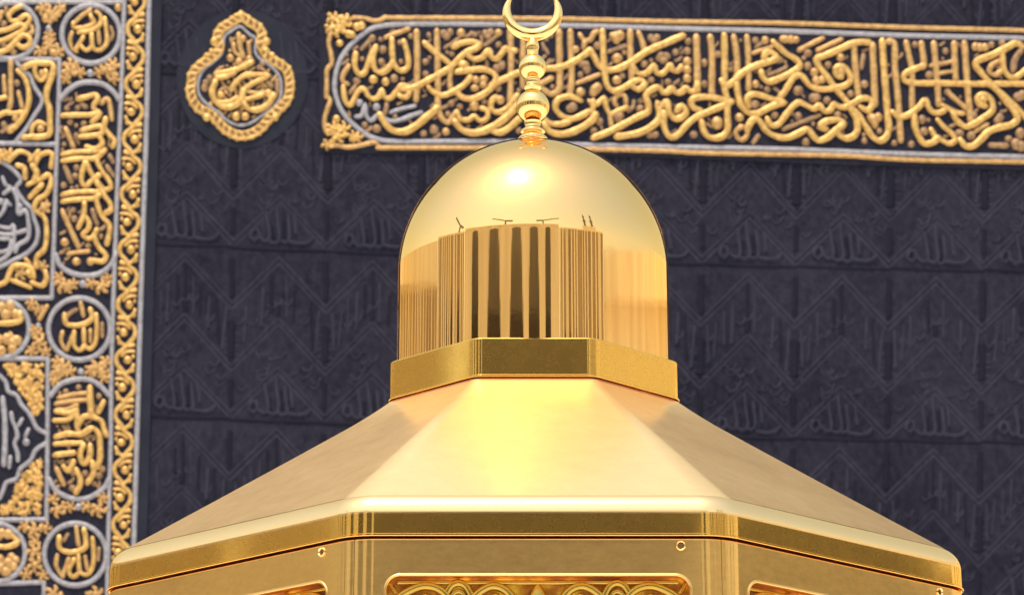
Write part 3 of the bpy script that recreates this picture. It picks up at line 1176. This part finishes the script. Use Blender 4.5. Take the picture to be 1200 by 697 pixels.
for tri in TRIANGLES:
    b = MB()
    xs, ys = [q[0] for q in tri], [q[1] for q in tri]
    k = 0
    while k < 150:
        x, y = random.uniform(min(xs), max(xs)), random.uniform(min(ys), max(ys))
        inside = False
        for (xa, ya), (xb, yb) in zip(tri, tri[1:] + tri[:1]):
            if (ya > y) != (yb > y) and x < (xb - xa) * (y - ya) / (yb - ya) + xa:
                inside = not inside
        if inside:
            k += 1
            (rosette(b, x, y, random.uniform(3.0, 4.6), HC) if k % 3 == 0 else knot(b, x, y, random.uniform(1.6, 2.8), HC, random.uniform(0.5, 0.9)))
    b.build('gold_corner', M['gold_thread'], cur, flat_angle=60)

# ------------------------------------------------------------------ the golden shrine
XC, YC = 0.0247, 2.8295
AP = 0.4295                       # apothem of the eight-sided body
shrine = thing('golden_shrine', 'polished gold eight-sided shrine with sloping roof, dome and crescent finial, in the foreground', 'shrine', (XC, YC, 0))


# the plan is a little wider than a regular octagon


def widen(x, y, nx=0.0, ny=-1.0, a=None):
    """stretch the two flanks outwards; the front and back faces keep their width"""
    a = a if a is not None else max(abs(y), abs(x), (abs(x) + abs(y)) * 0.7071)
    xb = a * math.tan(R(22.5))
    t = min(1.0, max(0.0, (a - 0.158) / (0.4295 - 0.158)))
    k = (0.050 + (0.090 - 0.050) * t)
    if abs(x) > xb:
        x = math.copysign(xb + (abs(x) - xb) * (1 + k), x)
        nx = nx / (1 + k)
    return (x, y, nx, ny)


def oct_outline(a, r, seg=10):
    """(x, y, nx, ny) round a regular octagon of apothem a whose corners are rounded to radius r"""
    out = []
    dc = (a - r) / math.cos(R(22.5))
    for k in range(8):
        th = R(-90 + 45 * k)
        cx, cy = dc * math.cos(th + R(22.5)), dc * math.sin(th + R(22.5))
        for i in range(seg + 1):
            t = th + R(45) * i / seg
            out.append(widen(cx + r * math.cos(t), cy + r * math.sin(t), math.cos(t), math.sin(t)))
    return out


def build_normals(name, vs_, fs_, ns_, mat, parent):
    off = origin_of(parent)
    me = bpy.data.meshes.new(name)
    me.from_pydata([tuple(Vector(v) - off) for v in vs_], [], fs_)
    me.materials.append(mat)
    me.polygons.foreach_set('use_smooth', [True] * len(fs_))
    me.update()
    me.normals_split_custom_set_from_vertices([Vector(n).normalized() for n in ns_])
    o = bpy.data.objects.new(name, me)
    COL.objects.link(o)
    o.parent = parent
    return o


def oct_lathe(name, segs, mat, parent, capz=None):
    """segs: runs of (apothem, z, corner radius, n_out, n_up); every run is smooth in itself, sharp against the next"""
    vs_, fs_, ns_ = [], [], []
    for run in segs:
        base = len(vs_)
        for (a, z, r, no, nu_) in run:
            for (x, y, nx, ny) in oct_outline(a, r):
                vs_.append((XC + x, YC + y, EYE + z))
                ns_.append((nx * no, ny * no, nu_))
        N = 8 * 11
        for i in range(len(run) - 1):
            for k in range(N):
                k2 = (k + 1) % N
                fs_.append((base + i * N + k, base + i * N + k2, base + (i + 1) * N + k2, base + (i + 1) * N + k))
    return build_normals(name, vs_, fs_, ns_, mat, parent)


def fillet(a0, z0, rho, e0, e1, r, n=8):
    """rows on an arc in section from normal elevation e0 to e1, starting at (a0, z0)"""
    ca, cz = a0 - rho * math.cos(R(e0)), z0 - rho * math.sin(R(e0))
    return [(ca + rho * math.cos(R(e0 + (e1 - e0) * i / n)), cz + rho * math.sin(R(e0 + (e1 - e0) * i / n)),
             r, math.cos(R(e0 + (e1 - e0) * i / n)), math.sin(R(e0 + (e1 - e0) * i / n))) for i in range(n + 1)]


CR = 0.050
# eave band: underside, small lip, upright face
zf0, zf1 = 0.5395, 0.5625
oct_lathe('eave_band', [
    [(AP - 0.030, zf0, CR - 0.02, 0, -1), (AP - 0.0008, zf0, CR, 0, -1)],
    fillet(AP, zf0 + 0.0008, 0.0008, -90, 0, CR, 4)[0:] + [(AP, zf0 + 0.0030, CR, 1, 0)],
    [(AP, zf0 + 0.0030, CR, 0.5, 1), (AP - 0.0008, zf0 + 0.0038, CR, 0.5, 1)],
    [(AP - 0.0008, zf0 + 0.0038, CR, 1, 0), (AP - 0.0008, zf1, CR, 1, 0)],
], M['band_gold'], shrine)
# roof: rolled rim, then the straight slope up to the collar
SL = 54.3
rim = fillet(AP - 0.0008, zf1, 0.0250, 0, SL, CR, 14)
a1, z1 = rim[-1][0], rim[-1][1]
a2, z2 = 0.146, 0.7860
slope = []
nst = 50
FLARE = 0.0060                    # upturn added at the collar, shaped to catch a glow of sun
def roof_at(t):
    return (a1 + (a2 - a1) * t, z1 + (z2 - FLARE - z1) * t + FLARE * max(0.0, (t - 0.78) / 0.22) ** 2)
for k in range(nst + 1):
    t = k / nst
    (xa, za), (xb, zb_) = roof_at(max(0, t - 0.01)), roof_at(min(1, t + 0.01))
    L_ = math.hypot(xb - xa, zb_ - za)
    slope.append((*roof_at(t), CR + (0.012 - CR) * t, (zb_ - za) / L_, (xa - xb) / L_))
oct_lathe('roof', [slope], M['roof_gold'], shrine)
oct_lathe('roof_rim', [rim], M['rim_gold'], shrine)
# collar ring
ca_, cz0, cz1 = 0.158, 0.7765, 0.8225
oct_lathe('collar', [
    [(0.140, cz0, 0.015, 0, -1), (ca_ - 0.001, cz0, 0.02, 0, -1)],
    fillet(ca_, cz0 + 0.001, 0.001, -90, 0, 0.02, 4) + [(ca_, cz0 + 0.0034, 0.02, 1, 0)],
    [(ca_, cz0 + 0.0034, 0.02, 1, 0), (ca_ - 0.0008, cz0 + 0.0042, 0.02, 0.3, 1)],
    [(ca_ - 0.0008, cz0 + 0.0042, 0.02, 1, 0), (ca_ - 0.0008, cz1 - 0.0015, 0.02, 1, 0)] + fillet(ca_ - 0.0008, cz1 - 0.0015, 0.0015, 0, 90, 0.02, 5),
    [(ca_ - 0.0023, cz1, 0.02, 0, 1), (0.12, cz1, 0.015, 0, 1)],
], M['band_gold'], shrine)


def lathe(mb_or_name, rows, mat, parent, seg=128):
    """rows: (radius, z, n_out, n_up) or (radius, z) with the normal worked out; round"""
    if len(rows[0]) == 2:
        rr = []
        for i, (r_, z) in enumerate(rows):
            (ra, za), (rb, zb) = rows[max(0, i - 1)], rows[min(len(rows) - 1, i + 1)]
            dx, dz = rb - ra, zb - za
            L = math.hypot(dx, dz) or 1
            rr.append((r_, z, dz / L, -dx / L))
        rows = rr
    vs_, fs_, ns_ = [], [], []
    for (r_, z, no_, nz_) in rows:
        for k in range(seg):
            a = 2 * math.pi * k / seg
            vs_.append((XC + r_ * math.cos(a), YC + r_ * math.sin(a), EYE + z))
            ns_.append((math.cos(a) * no_, math.sin(a) * no_, nz_))
    for i in range(len(rows) - 1):
        for k in range(seg):
            k2 = (k + 1) % seg
            fs_.append((i * seg + k, i * seg + k2, (i + 1) * seg + k2, (i + 1) * seg + k))
    return build_normals(mb_or_name, vs_, fs_, ns_, mat, parent)


DR, DZ = 0.1575, 0.949
rows = [(DR, 0.8215, 1, 0), (DR, 0.88, 1, 0), (DR, DZ, 1, 0)]
for i in range(1, 33):
    e = R(90 * i / 32 * 0.985)
    rows.append((DR * math.cos(e), DZ + DR * math.sin(e), math.cos(e), math.sin(e)))
dome = lathe('dome', rows, M['dome_gold'], shrine, 160)
# finial
fin0 = 1.103


def bead(zc, r, n=28, squash=1.0):
    return [(max(0.004, r * math.sin(math.pi * i / n)), zc - r * squash * math.cos(math.pi * i / n)) for i in range(1, n)]


prof = [(0.0235, 1.1015), (0.0235, 1.1045), (0.0222, 1.1062), (0.0150, 1.1075), (0.0150, 1.1105), (0.0172, 1.1120), (0.0182, 1.1145), (0.0178, 1.1170), (0.0150, 1.1195),
        (0.0120, 1.1210), (0.0125, 1.1228), (0.0148, 1.1238), (0.0150, 1.1262), (0.0128, 1.1280), (0.0098, 1.1296), (0.0092, 1.1330), (0.0098, 1.1358), (0.0108, 1.1378)]
fin = lathe('finial', prof, M['finial_gold'], shrine, 64)
lathe('bead', bead(1.1580, 0.0202), M['finial_gold'], fin, 64)
lathe('neck_ring', [(0.0085, 1.174), (0.0082, 1.1775), (0.0092, 1.1792), (0.0108, 1.1805), (0.0110, 1.1825), (0.0092, 1.1840), (0.0078, 1.1855), (0.0078, 1.1890), (0.0088, 1.1905), (0.0090, 1.1925), (0.0078, 1.196)], M['finial_gold'], fin, 64)
lathe('bead', bead(1.2085, 0.0166), M['finial_gold'], fin, 64)
lathe('neck_ring', [(0.0078, 1.2215), (0.0070, 1.2245), (0.0068, 1.2300), (0.0074, 1.2318), (0.0080, 1.2340), (0.0078, 1.2380), (0.0066, 1.2420), (0.0050, 1.2460)], M['finial_gold'], fin, 64)
# crescent: a flattened horn section between two circles
cb = MB()
CO, RO, CI, RI = (0.0, 1.2790), 0.0364, (0.0, 1.2851), 0.0262
nph, nse = 72, 14
sec = []
for i in range(nph + 1):
    ph = R(-90 + (-150 + 300 * i / nph))
    tp = abs(-150 + 300 * i / nph)
    tp = 1.0 if tp < 95 else max(0.06, 1 - ((tp - 95) / 55) ** 1.6)
    d = (math.cos(ph), math.sin(ph))
    ox_, oz_ = CI[0] - CO[0], CI[1] - CO[1]
    bq = d[0] * ox_ + d[1] * oz_
    t_in = bq + math.sqrt(max(0, bq * bq - (ox_ * ox_ + oz_ * oz_ - RI * RI)))
    t_in = min(t_in, RO - 0.0008)
    mid, hw = (RO + t_in) / 2, (RO - t_in) / 2 * tp
    for k in range(nse):
        a = 2 * math.pi * k / nse
        rr = mid + hw * math.cos(a)
        cb.v.append((XC + CO[0] + d[0] * rr, YC + 0.75 * hw * math.sin(a) * 1.1, EYE + CO[1] + d[1] * rr))
for i in range(nph):
    for k in range(nse):
        cb.f.append((i * nse + k, (i + 1) * nse + k, (i + 1) * nse + (k + 1) % nse, i * nse + (k + 1) % nse))
cb.f.append(tuple(range(nse)))
cb.f.append(tuple(nph * nse + nse - 1 - k for k in range(nse)))
cb.m = [0] * len(cb.f)
cb.build('crescent', M['finial_gold'], fin)

# the body: eight wall panels with arabesque windows, a dark core behind their joints, and the marble pedestal
ZB, ZTOP = 0.95, EYE + 0.5387
PA = AP - 0.0016
oct_lathe('inner_core', [[(PA - 0.02, ZB - EYE, CR - 0.01, 1, 0), (PA - 0.02, zf0 + 0.002, CR - 0.01, 1, 0)]], M['gap'], shrine)
ped = MB()
for (a_, z0_, z1_) in ((AP + 0.10, 0.004, 0.30), (AP + 0.05, 0.30, 0.80), (AP + 0.02, 0.80, ZB)):
    ol = oct_outline(a_, 0.02, 3)
    n_ = len(ol)
    vv = [(XC + q[0], YC + q[1], z0_) for q in ol] + [(XC + q[0], YC + q[1], z1_) for q in ol]
    ped.add(vv, [tuple(range(n_, 2 * n_))] + [(k, (k + 1) % n_, (k + 1) % n_ + n_, k + n_) for k in range(n_)])
ped.build('pedestal', M['marble'], shrine, flat_angle=30)

half = math.tan(R(22.5)) * (PA - CR) # half width of the flat part
GAPW = 0.0016


def panel_pts():
    """outline in plan for the panel that faces the camera: half a corner, the flat, half a corner"""
    dc = (PA - CR) / math.cos(R(22.5))
    L = []
    for sgn in (-1, 1):
        th = -90 + sgn * 22.5
        cx, cy = dc * math.cos(R(th)), dc * math.sin(R(th))
        rg = [(-112.5 + 0.25) + 22.25 * i / 8 for i in range(9)] if sgn < 0 else [-90 + 22.25 * i / 8 for i in range(9)]
        for t in rg:
            L.append((cx + CR * math.cos(R(t)), cy + CR * math.sin(R(t)), math.cos(R(t)), math.sin(R(t))))
    return L


def turn(x, y, nx, ny, k):
    c_, s_ = math.cos(R(45 * k)), math.sin(R(45 * k))
    return widen(x * c_ - y * s_, x * s_ + y * c_, nx * c_ - ny * s_, nx * s_ + ny * c_)


def make_panel(kk):
    """one wall panel, turned to the kk-th side"""
    L = panel_pts()
    WX, WZ1, WZ0, WR = 0.1440, EYE + 0.5015, 1.12, 0.013
    yf = -PA
    vs_, fs_, ns_ = [], [], []
    # side strips (all columns but the flat one), with a fine rolled top edge
    rows_ = [(0.0, ZB, 1, 0), (0.0, ZTOP - 0.0020, 1, 0), (-0.0006, ZTOP - 0.0008, 0.7, 0.7), (-0.0020, ZTOP, 0, 1), (-0.016, ZTOP, 0, 1)]
    for (dr, z, no_, nz_) in rows_:
        for (x, y, nx, ny) in L:
            vs_.append((x + nx * dr, y + ny * dr, z)); ns_.append((nx * no_, ny * no_, nz_))
    n = len(L)
    for i in range(len(rows_) - 1):
        for k in range(n - 1):
            if i == 0 and k == 8:
                continue
            fs_.append((i * n + k, i * n + k + 1, (i + 1) * n + k + 1, (i + 1) * n + k))
    # joint edges return inwards
    for (x, y, nx, ny), sg in ((L[0], -1), (L[-1], 1)):
        b0 = len(vs_)
        tx, ty = (ny, -nx) if sg > 0 else (-ny, nx)
        for z in (ZB, ZTOP):
            vs_.append((x, y, z)); ns_.append((-ty if 0 else sg * 0.92, 0.38, 0))
            vs_.append((x - nx * 0.016, y - ny * 0.016, z)); ns_.append((sg * 0.92, 0.38, 0))
        fs_.append((b0, b0 + 1, b0 + 3, b0 + 2))
    # the flat face round the window
    hole = []
    for (cx, cz, a0) in ((WX - WR, WZ1 - WR, 0), (-WX + WR, WZ1 - WR, 90), (-WX + WR, WZ0 + WR, 180), (WX - WR, WZ0 + WR, 270)):
        for i in range(9):
            t = R(a0 + 90 * i / 8)
            hole.append((cx + WR * math.cos(t), cz + WR * math.sin(t), math.cos(t), math.sin(t)))
    xl, xr = L[8][0], L[9][0]
    zt, zb = ZTOP - 0.0020, ZB
    outer_ = []
    for (x, z, cx, cz) in hole:
        if abs(cx) >= abs(cz):
            outer_.append((xr if cx > 0 else xl, min(zt, max(zb, z))))
        else:
            outer_.append((x, zt if cz > 0 else zb))
    H = len(hole)
    b0 = len(vs_)
    for (x, z) in outer_:
        vs_.append((x, yf, z)); ns_.append((0, -1, 0))
    lip = [(0.0030, 0.0, 0, -1), (0.0022, 0.0012, 0.7, -0.7), (0.0012, 0.0016, 0, -1), (0.0002, 0.0012, -0.7, -0.7), (0.0, 0.0, -1, 0)]
    rings = [(0.0030, 0.0, 0.0, -1.0)]
    for (dx, dy, nh, ny_) in lip + [(0.0, -0.012, -1, 0)]:
        rings.append((dx, dy, nh, ny_))
    for (dx, dy, nh, ny_) in rings:
        for (x, z, cx, cz) in hole:
            vs_.append((x + cx * dx, yf - dy, z + cz * dx)); ns_.append((cx * nh, ny_, cz * nh))
    for j in range(len(rings)):
        if j == 1:
            continue
        for k in range(H):
            k2 = (k + 1) % H
            fs_.append((b0 + j * H + k, b0 + j * H + k2, b0 + (j + 1) * H + k2, b0 + (j + 1) * H + k))
    # corner fills of the flat face
    for (x, z, sx, sz, k0) in ((xr, zt, 1, 1, 4), (xl, zt, -1, 1, 13), (xl, zb, -1, -1, 22), (xr, zb, 1, -1, 31)):
        ks = [k for k in range(k0 - 4, k0 + 5)]
        for a_ in ks[:-1]:
            o1, o2 = outer_[a_], outer_[a_ + 1]
            if abs(o1[0] - o2[0]) > 1e-6 and abs(o1[1] - o2[1]) > 1e-6:
                c0 = len(vs_)
                vs_.append((x, yf, z)); ns_.append((0, -1, 0))
                fs_.append((b0 + a_, c0, b0 + a_ + 1))
    pv, pn = [], []
    for v, n_ in zip(vs_, ns_):
        x, y, nx, ny = turn(v[0], v[1], n_[0], n_[1], kk)
        pv.append((XC + x, YC + y, v[2])); pn.append((nx, ny, n_[2]))
    return build_normals('wall_panel', pv, fs_, pn, M['panel_gold'], shrine), (WX, WZ0, WZ1)


WX, WZ0, WZ1 = 0.1440, EYE + 0.5015, 1.12
WZ0, WZ1 = WZ1, WZ0
yb = YC - PA + 0.0115
# amber crystal behind the grille
am = MB(); am.box(XC - WX - 0.003, XC + WX + 0.003, yb, yb + 0.006, WZ0 - 0.003, WZ1 + 0.003)
# arabesque grille, as cords on the backing; x from the window's middle, z down from its top edge (metres)
gm = MB()


def cord(mb, P_, w, y0, hk=0.5, taper=False):
    c_ = spline([(x * 1000, z * 1000) for x, z in P_], 4)
    n_ = len(c_)
    prof_ = [(-0.5, 0), (-0.42, 0.5), (-0.15, 0.9), (0.15, 0.9), (0.42, 0.5), (0.5, 0)]
    vs_, fs_ = [], []
    for i, (x, z) in enumerate(c_):
        a_, b_ = c_[max(0, i - 1)], c_[min(n_ - 1, i + 1)]
        dx, dz = b_[0] - a_[0], b_[1] - a_[1]
        L_ = math.hypot(dx, dz) or 1
        s_ = 1.08 * w * (1 if not taper else max(0.08, math.sin(math.pi * (i + 0.02) / (n_ - 0.96))))
        for (q, h_) in prof_:
            vs_.append((XC + x / 1000 - dz / L_ * q * s_, y0 - h_ * hk * s_, WZ1 - z / 1000 - dx / L_ * q * s_))
    for i in range(n_ - 1):
        for j in range(5):
            fs_.append((i * 6 + j, (i + 1) * 6 + j, (i + 1) * 6 + j + 1, i * 6 + j + 1))
    mb.add(vs_, fs_)


px = 0.0008
U = lambda pts: [((x - 634) * px, (z - 673) * px) for x, z in pts]
for sg in (1, -1):
    F = lambda P_: [(sg * x, z) for x, z in U(P_)]
    for row, dz in ((0, 0), (1, 118), (2, 236), (3, 354)):
        S = lambda P_: F([(x, z + dz) for x, z in P_])
        cord(gm, S([(458, 704), (470, 694), (482, 687), (497, 682), (512, 684), (524, 692), (530, 704), (522, 716), (506, 714), (500, 702)]), 0.0080, yb, 0.5)
        cord(gm, S([(555, 698), (566, 688), (580, 682), (594, 686), (604, 697), (608, 712), (598, 728), (580, 732), (566, 724), (560, 710)]), 0.0080, yb, 0.5)
        cord(gm, S([(524, 692), (530, 682), (539, 678), (548, 682), (555, 694)]), 0.0070, yb, 0.5)
        cord(gm, S([(531, 694), (539, 688), (547, 694), (539, 701), (531, 694)]), 0.0046, yb, 0.5)
        cord(gm, S([(468, 762), (490, 744), (520, 736), (552, 742), (580, 760), (606, 752), (626, 734)]), 0.0075, yb, 0.5)
        cord(gm, S([(456, 676), (464, 690), (470, 694)]), 0.0040, yb, 0.5)
        cord(gm, S([(486, 700), (500, 694), (513, 702)]), 0.0050, yb, 0.6, True)
        cord(gm, S([(572, 700), (584, 694), (592, 706)]), 0.0060, yb, 0.6, True)
        for xx in (481, 578, 607):
            cord(gm, S([(xx, 676), (xx + 3, 681)]), 0.0035, yb, 0.6, True)
for dz in (0, 118, 236, 354):
    cord(gm, U([(634, 676 + dz), (634, 700 + dz), (634, 726 + dz)]), 0.0165, yb, 0.28, True)
    cord(gm, U([(634, 740 + dz), (634, 760 + dz), (634, 788 + dz)]), 0.0120, yb, 0.3, True)
b_ = 0.0022
for (x0, x1, z0, z1) in ((-WX, WX, 0.0, 0.0035),):
    cord(gm, [(-WX + 0.010, 0.004), (0, 0.004), (WX - 0.010, 0.004)], 0.0042, yb, 0.6)

# the small round lock near the panel's upper right corner
lk = MB()
lx, lz, ly = XC + (798 - 627) * 0.0008 + 0.0, EYE + 0.5312, YC - PA
def disc_rows(mb, rows__, seg=24):
    vs_, fs_ = [], []
    for (r_, d_) in rows__:
        for k in range(seg):
            a = 2 * math.pi * k / seg
            vs_.append((lx + r_ * math.cos(a), ly - d_, lz + r_ * math.sin(a)))
    for i in range(len(rows__) - 1):
        for k in range(seg):
            fs_.append((i * seg + k, i * seg + (k + 1) % seg, (i + 1) * seg + (k + 1) % seg, (i + 1) * seg + k))
    fs_.append(tuple((len(rows__) - 1) * seg + k for k in range(seg)))
    mb.add(vs_, fs_)
disc_rows(lk, [(0.0048, -0.0005), (0.0048, 0.0010), (0.0042, 0.0016), (0.0034, 0.0012), (0.0030, 0.0004)])

kh = MB(); kh.box(lx - 0.0006, lx + 0.0006, ly - 0.0012, ly - 0.0003, lz - 0.0018, lz + 0.0018)
kh.box(lx - 0.0016, lx + 0.0016, ly - 0.0010, ly - 0.00031, lz - 0.0006, lz + 0.0006)
for k in range(8):
    panel = make_panel(k)[0]
    for mb, nm, mt, fl in ((am, 'amber_backing', 'amber', 20), (gm, 'window_grille', 'grille_gold', 50), (lk, 'lock', 'finial_gold', 40), (kh, 'keyhole', 'gap', 20)):
        q = MB()
        q.f, q.m = mb.f, mb.m
        for (x, y, z) in mb.v:
            x2, y2, _, _ = turn(x - XC, y - YC, 0, -1, k)
            q.v.append((XC + x2, YC + y2, z))
        q.build(nm, M[mt], panel, flat_angle=fl)

# ------------------------------------------------------------------ the mosque round the courtyard (behind the camera; seen in the gold)
def ring_wall(mb, r0, r1, az0, az1, z0, z1, mi=0):
    """a curved block about the shrine; bearings in degrees from straight behind the camera, positive to the right"""
    n_ = max(1, int(abs(az1 - az0) / 2))
    vs_, fs_ = [], []
    for i in range(n_ + 1):
        a = R(az0 + (az1 - az0) * i / n_)
        for (r_, z) in ((r0, z0), (r1, z0), (r1, z1), (r0, z1)):
            vs_.append((XC + r_ * math.sin(a), YC - r_ * math.cos(a), z))
    for i in range(n_):
        for k in range(4):
            fs_.append((i * 4 + k, i * 4 + (k + 1) % 4, (i + 1) * 4 + (k + 1) % 4, (i + 1) * 4 + k))
    fs_ += [(0, 1, 2, 3), (n_ * 4 + 3, n_ * 4 + 2, n_ * 4 + 1, n_ * 4)]
    mb.add(vs_, fs_, mi)


def arch_head(mb, r0, r1, az0, az1, zs, z1, mi=0):
    """the wall above a round-headed opening: stepped so that the head reads as an arch"""
    mid, hw = (az0 + az1) / 2, (az1 - az0) / 2
    rise = hw * math.pi / 180 * r0
    n_ = 12
    for i in range(n_):
        a0, a1_ = az0 + (az1 - az0) * i / n_, az0 + (az1 - az0) * (i + 1) / n_
        t = ((a0 + a1_) / 2 - mid) / hw
        ring_wall(mb, r0, r1, a0, a1_, zs + rise * math.sqrt(max(0, 1 - t * t)) - rise * 0.0, z1, mi)


RG = 42.0
def gallery(name, label, az0, az1, top, spring, openings, loc_az, mat='facade', bay='bay_stone', gap=1.0):
    a = R(loc_az)
    th_ = thing(name, label, 'building', (XC + RG * math.sin(a), YC - RG * math.cos(a), 0))
    w_ = MB()
    x = az0
    for (o0, o1) in openings:
        ring_wall(w_, RG, RG + 1.6, x, o0, 0.004, top)
        arch_head(w_, RG, RG + 1.6, o0, o1, spring - (o1 - o0) / 2 * math.pi / 180 * RG, top)
        x = o1
    ring_wall(w_, RG, RG + 1.6, x, az1, 0.004, top)
    w_.build('wall', M[bay], th_, smooth=False)
    rg_ = random.Random(int(az0 * 7) + 500)
    edges_ = sorted([az0 + 0.5, az1 - 0.5] + [q for o_ in openings for q in (o_[0] - 0.9, o_[1] + 0.9)])
    a_ = az0 + 0.4
    spots = []
    while a_ < az1 - 0.5 and bay != 'facade':
        spots.append((a_, a_ + rg_.uniform(0.5, 1.5))); a_ += gap * rg_.uniform(2.2, 5.0)
    for o_ in (openings if bay != 'facade' else []):
        spots += [(o_[0] - 1.3, o_[0] - 0.1), (o_[1] + 0.1, o_[1] + 1.3)]
    for (q0, q1) in spots:
        if q0 < az0 or q1 > az1 or any(q0 < o_[1] and q1 > o_[0] for o_ in openings):
            continue
        p_ = MB(); ring_wall(p_, RG - 0.35 - rg_.uniform(0, 0.1), RG - 0.004, q0, q1, 0.004, top - 0.02); p_.build('pilaster', M[mat], th_, smooth=False)
    c_ = MB(); ring_wall(c_, RG - 0.5, RG + 14, az0, az1, top + 0.003, top + 0.9); c_.build('roof', M[mat], th_, smooth=False)
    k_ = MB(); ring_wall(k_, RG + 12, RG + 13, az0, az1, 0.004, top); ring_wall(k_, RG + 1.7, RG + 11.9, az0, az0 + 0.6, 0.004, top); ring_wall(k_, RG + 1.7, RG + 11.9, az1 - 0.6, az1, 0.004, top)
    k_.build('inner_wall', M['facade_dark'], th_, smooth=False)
    return th_


gallery('mosque_gallery', 'white marble gallery with tall round-headed openings, across the courtyard behind the camera', -60, 21, 19.6, 18.6,
        [(-53, -47), (-39, -27.5), (-20, -8.6), (-4.2, 4.6), (9.5, 14.0)], -20, bay='facade')
gallery('mosque_gallery', 'lower pale marble gallery with narrow openings, right of the tall one behind the camera', 21.5, 60, 17.4, 15.5,
        [(25, 26.6), (29, 31), (35, 35.8), (44, 45), (54, 55.2)], 42, gap=1.7)
gallery('mosque_gallery', 'long marble gallery with slim even openings, closing the right side of the courtyard', 60.5, 178, 15.9, 12.6,
        [(66, 68), (74, 75.5), (87, 95)] + [(a, a + 2.0) for a in range(107, 172, 11)], 120, bay='facade')
gallery('mosque_gallery', 'stepped marble gallery with uneven slim openings, left of the tall one', -88, -60.5, 18.0, 16.2,
        [(-78, -77), (-73.5, -71.5), (-67, -64.5)], -74)
gallery('mosque_gallery', 'long marble gallery with uneven openings, closing the left side of the courtyard', -178, -88.5, 16.2, 14.5,
        [(a + (k % 3) * 1.1, a + (k % 3) * 1.1 + (0.9, 2.6, 1.4, 3.2)[k % 4]) for k, a in enumerate(range(-172, -104, 7))], -130)
# tower block with its two spires
tb = thing('mosque_tower', 'square marble tower with two slim spires, standing behind the right-hand gallery', 'tower', (XC + 62 * math.sin(R(48)), YC - 62 * math.cos(R(48)), 0))
b = MB(); ring_wall(b, 60, 70, 42, 54, 0.004, 29); b.build('tower_body', M['facade'], tb, smooth=False)
for az in (44.5, 51.0):
    b = MB()
    cx_, cy_ = XC + 61.5 * math.sin(R(az)), YC - 61.5 * math.cos(R(az))
    rows_ = [(1.1, 29), (1.1, 34), (1.6, 34.5), (1.6, 35.3), (0.8, 35.8), (0.8, 39.5), (1.2, 40), (0.4, 41.5), (0.1, 44)]
    vv = [(cx_ + r_ * math.cos(2 * math.pi * k / 12), cy_ + r_ * math.sin(2 * math.pi * k / 12), z) for r_, z in rows_ for k in range(12)]
    b.add(vv, [(i * 12 + k, i * 12 + (k + 1) % 12, (i + 1) * 12 + (k + 1) % 12, (i + 1) * 12 + k) for i in range(len(rows_) - 1) for k in range(12)])
    b.build('spire', M['steel'], tb, flat_angle=30)
# tower cranes over the roofs
def crane(az, r_, h_, jib, yaw, label):
    bx, by = XC + r_ * math.sin(R(az)), YC - r_ * math.cos(R(az))
    t_ = thing('tower_crane', label, 'crane', (bx, by, 0), 'tower cranes over the gallery roofs')
    mb = MB(); mb.box(bx - 0.7, bx + 0.7, by - 0.7, by + 0.7, 0.004, h_); mb.build('mast', M['steel'], t_, smooth=False)
    mb = MB()
    c_, s_ = math.cos(R(yaw)), math.sin(R(yaw))
    for (l0, l1, zz0, zz1, th_) in ((-8, 0, 0, 0, 0.8), (0, jib, 0, jib * 0.25, 0.5)):
        vv = []
        for (l, zz) in ((l0, zz0), (l1, zz1)):
            for (q, dz) in ((-th_, -th_), (th_, -th_), (th_, th_), (-th_, th_)):
                vv.append((bx + c_ * l - s_ * q, by + s_ * l + c_ * q, h_ + 0.9 + zz + dz))
        mb.add(vv, [(0, 1, 2, 3), (7, 6, 5, 4), (0, 4, 5, 1), (1, 5, 6, 2), (2, 6, 7, 3), (3, 7, 4, 0)])
    mb.build('jib', M['steel'], t_, smooth=False)
crane(-24, 75, 39, 16, 150, 'steel tower crane rising over the tall gallery, left of its middle')
crane(8, 80, 41, 20, 10, 'steel tower crane with long jib rising over the tall gallery, right of its middle')
crane(-66, 70, 36, 14, 60, 'steel tower crane rising over the left-hand gallery')
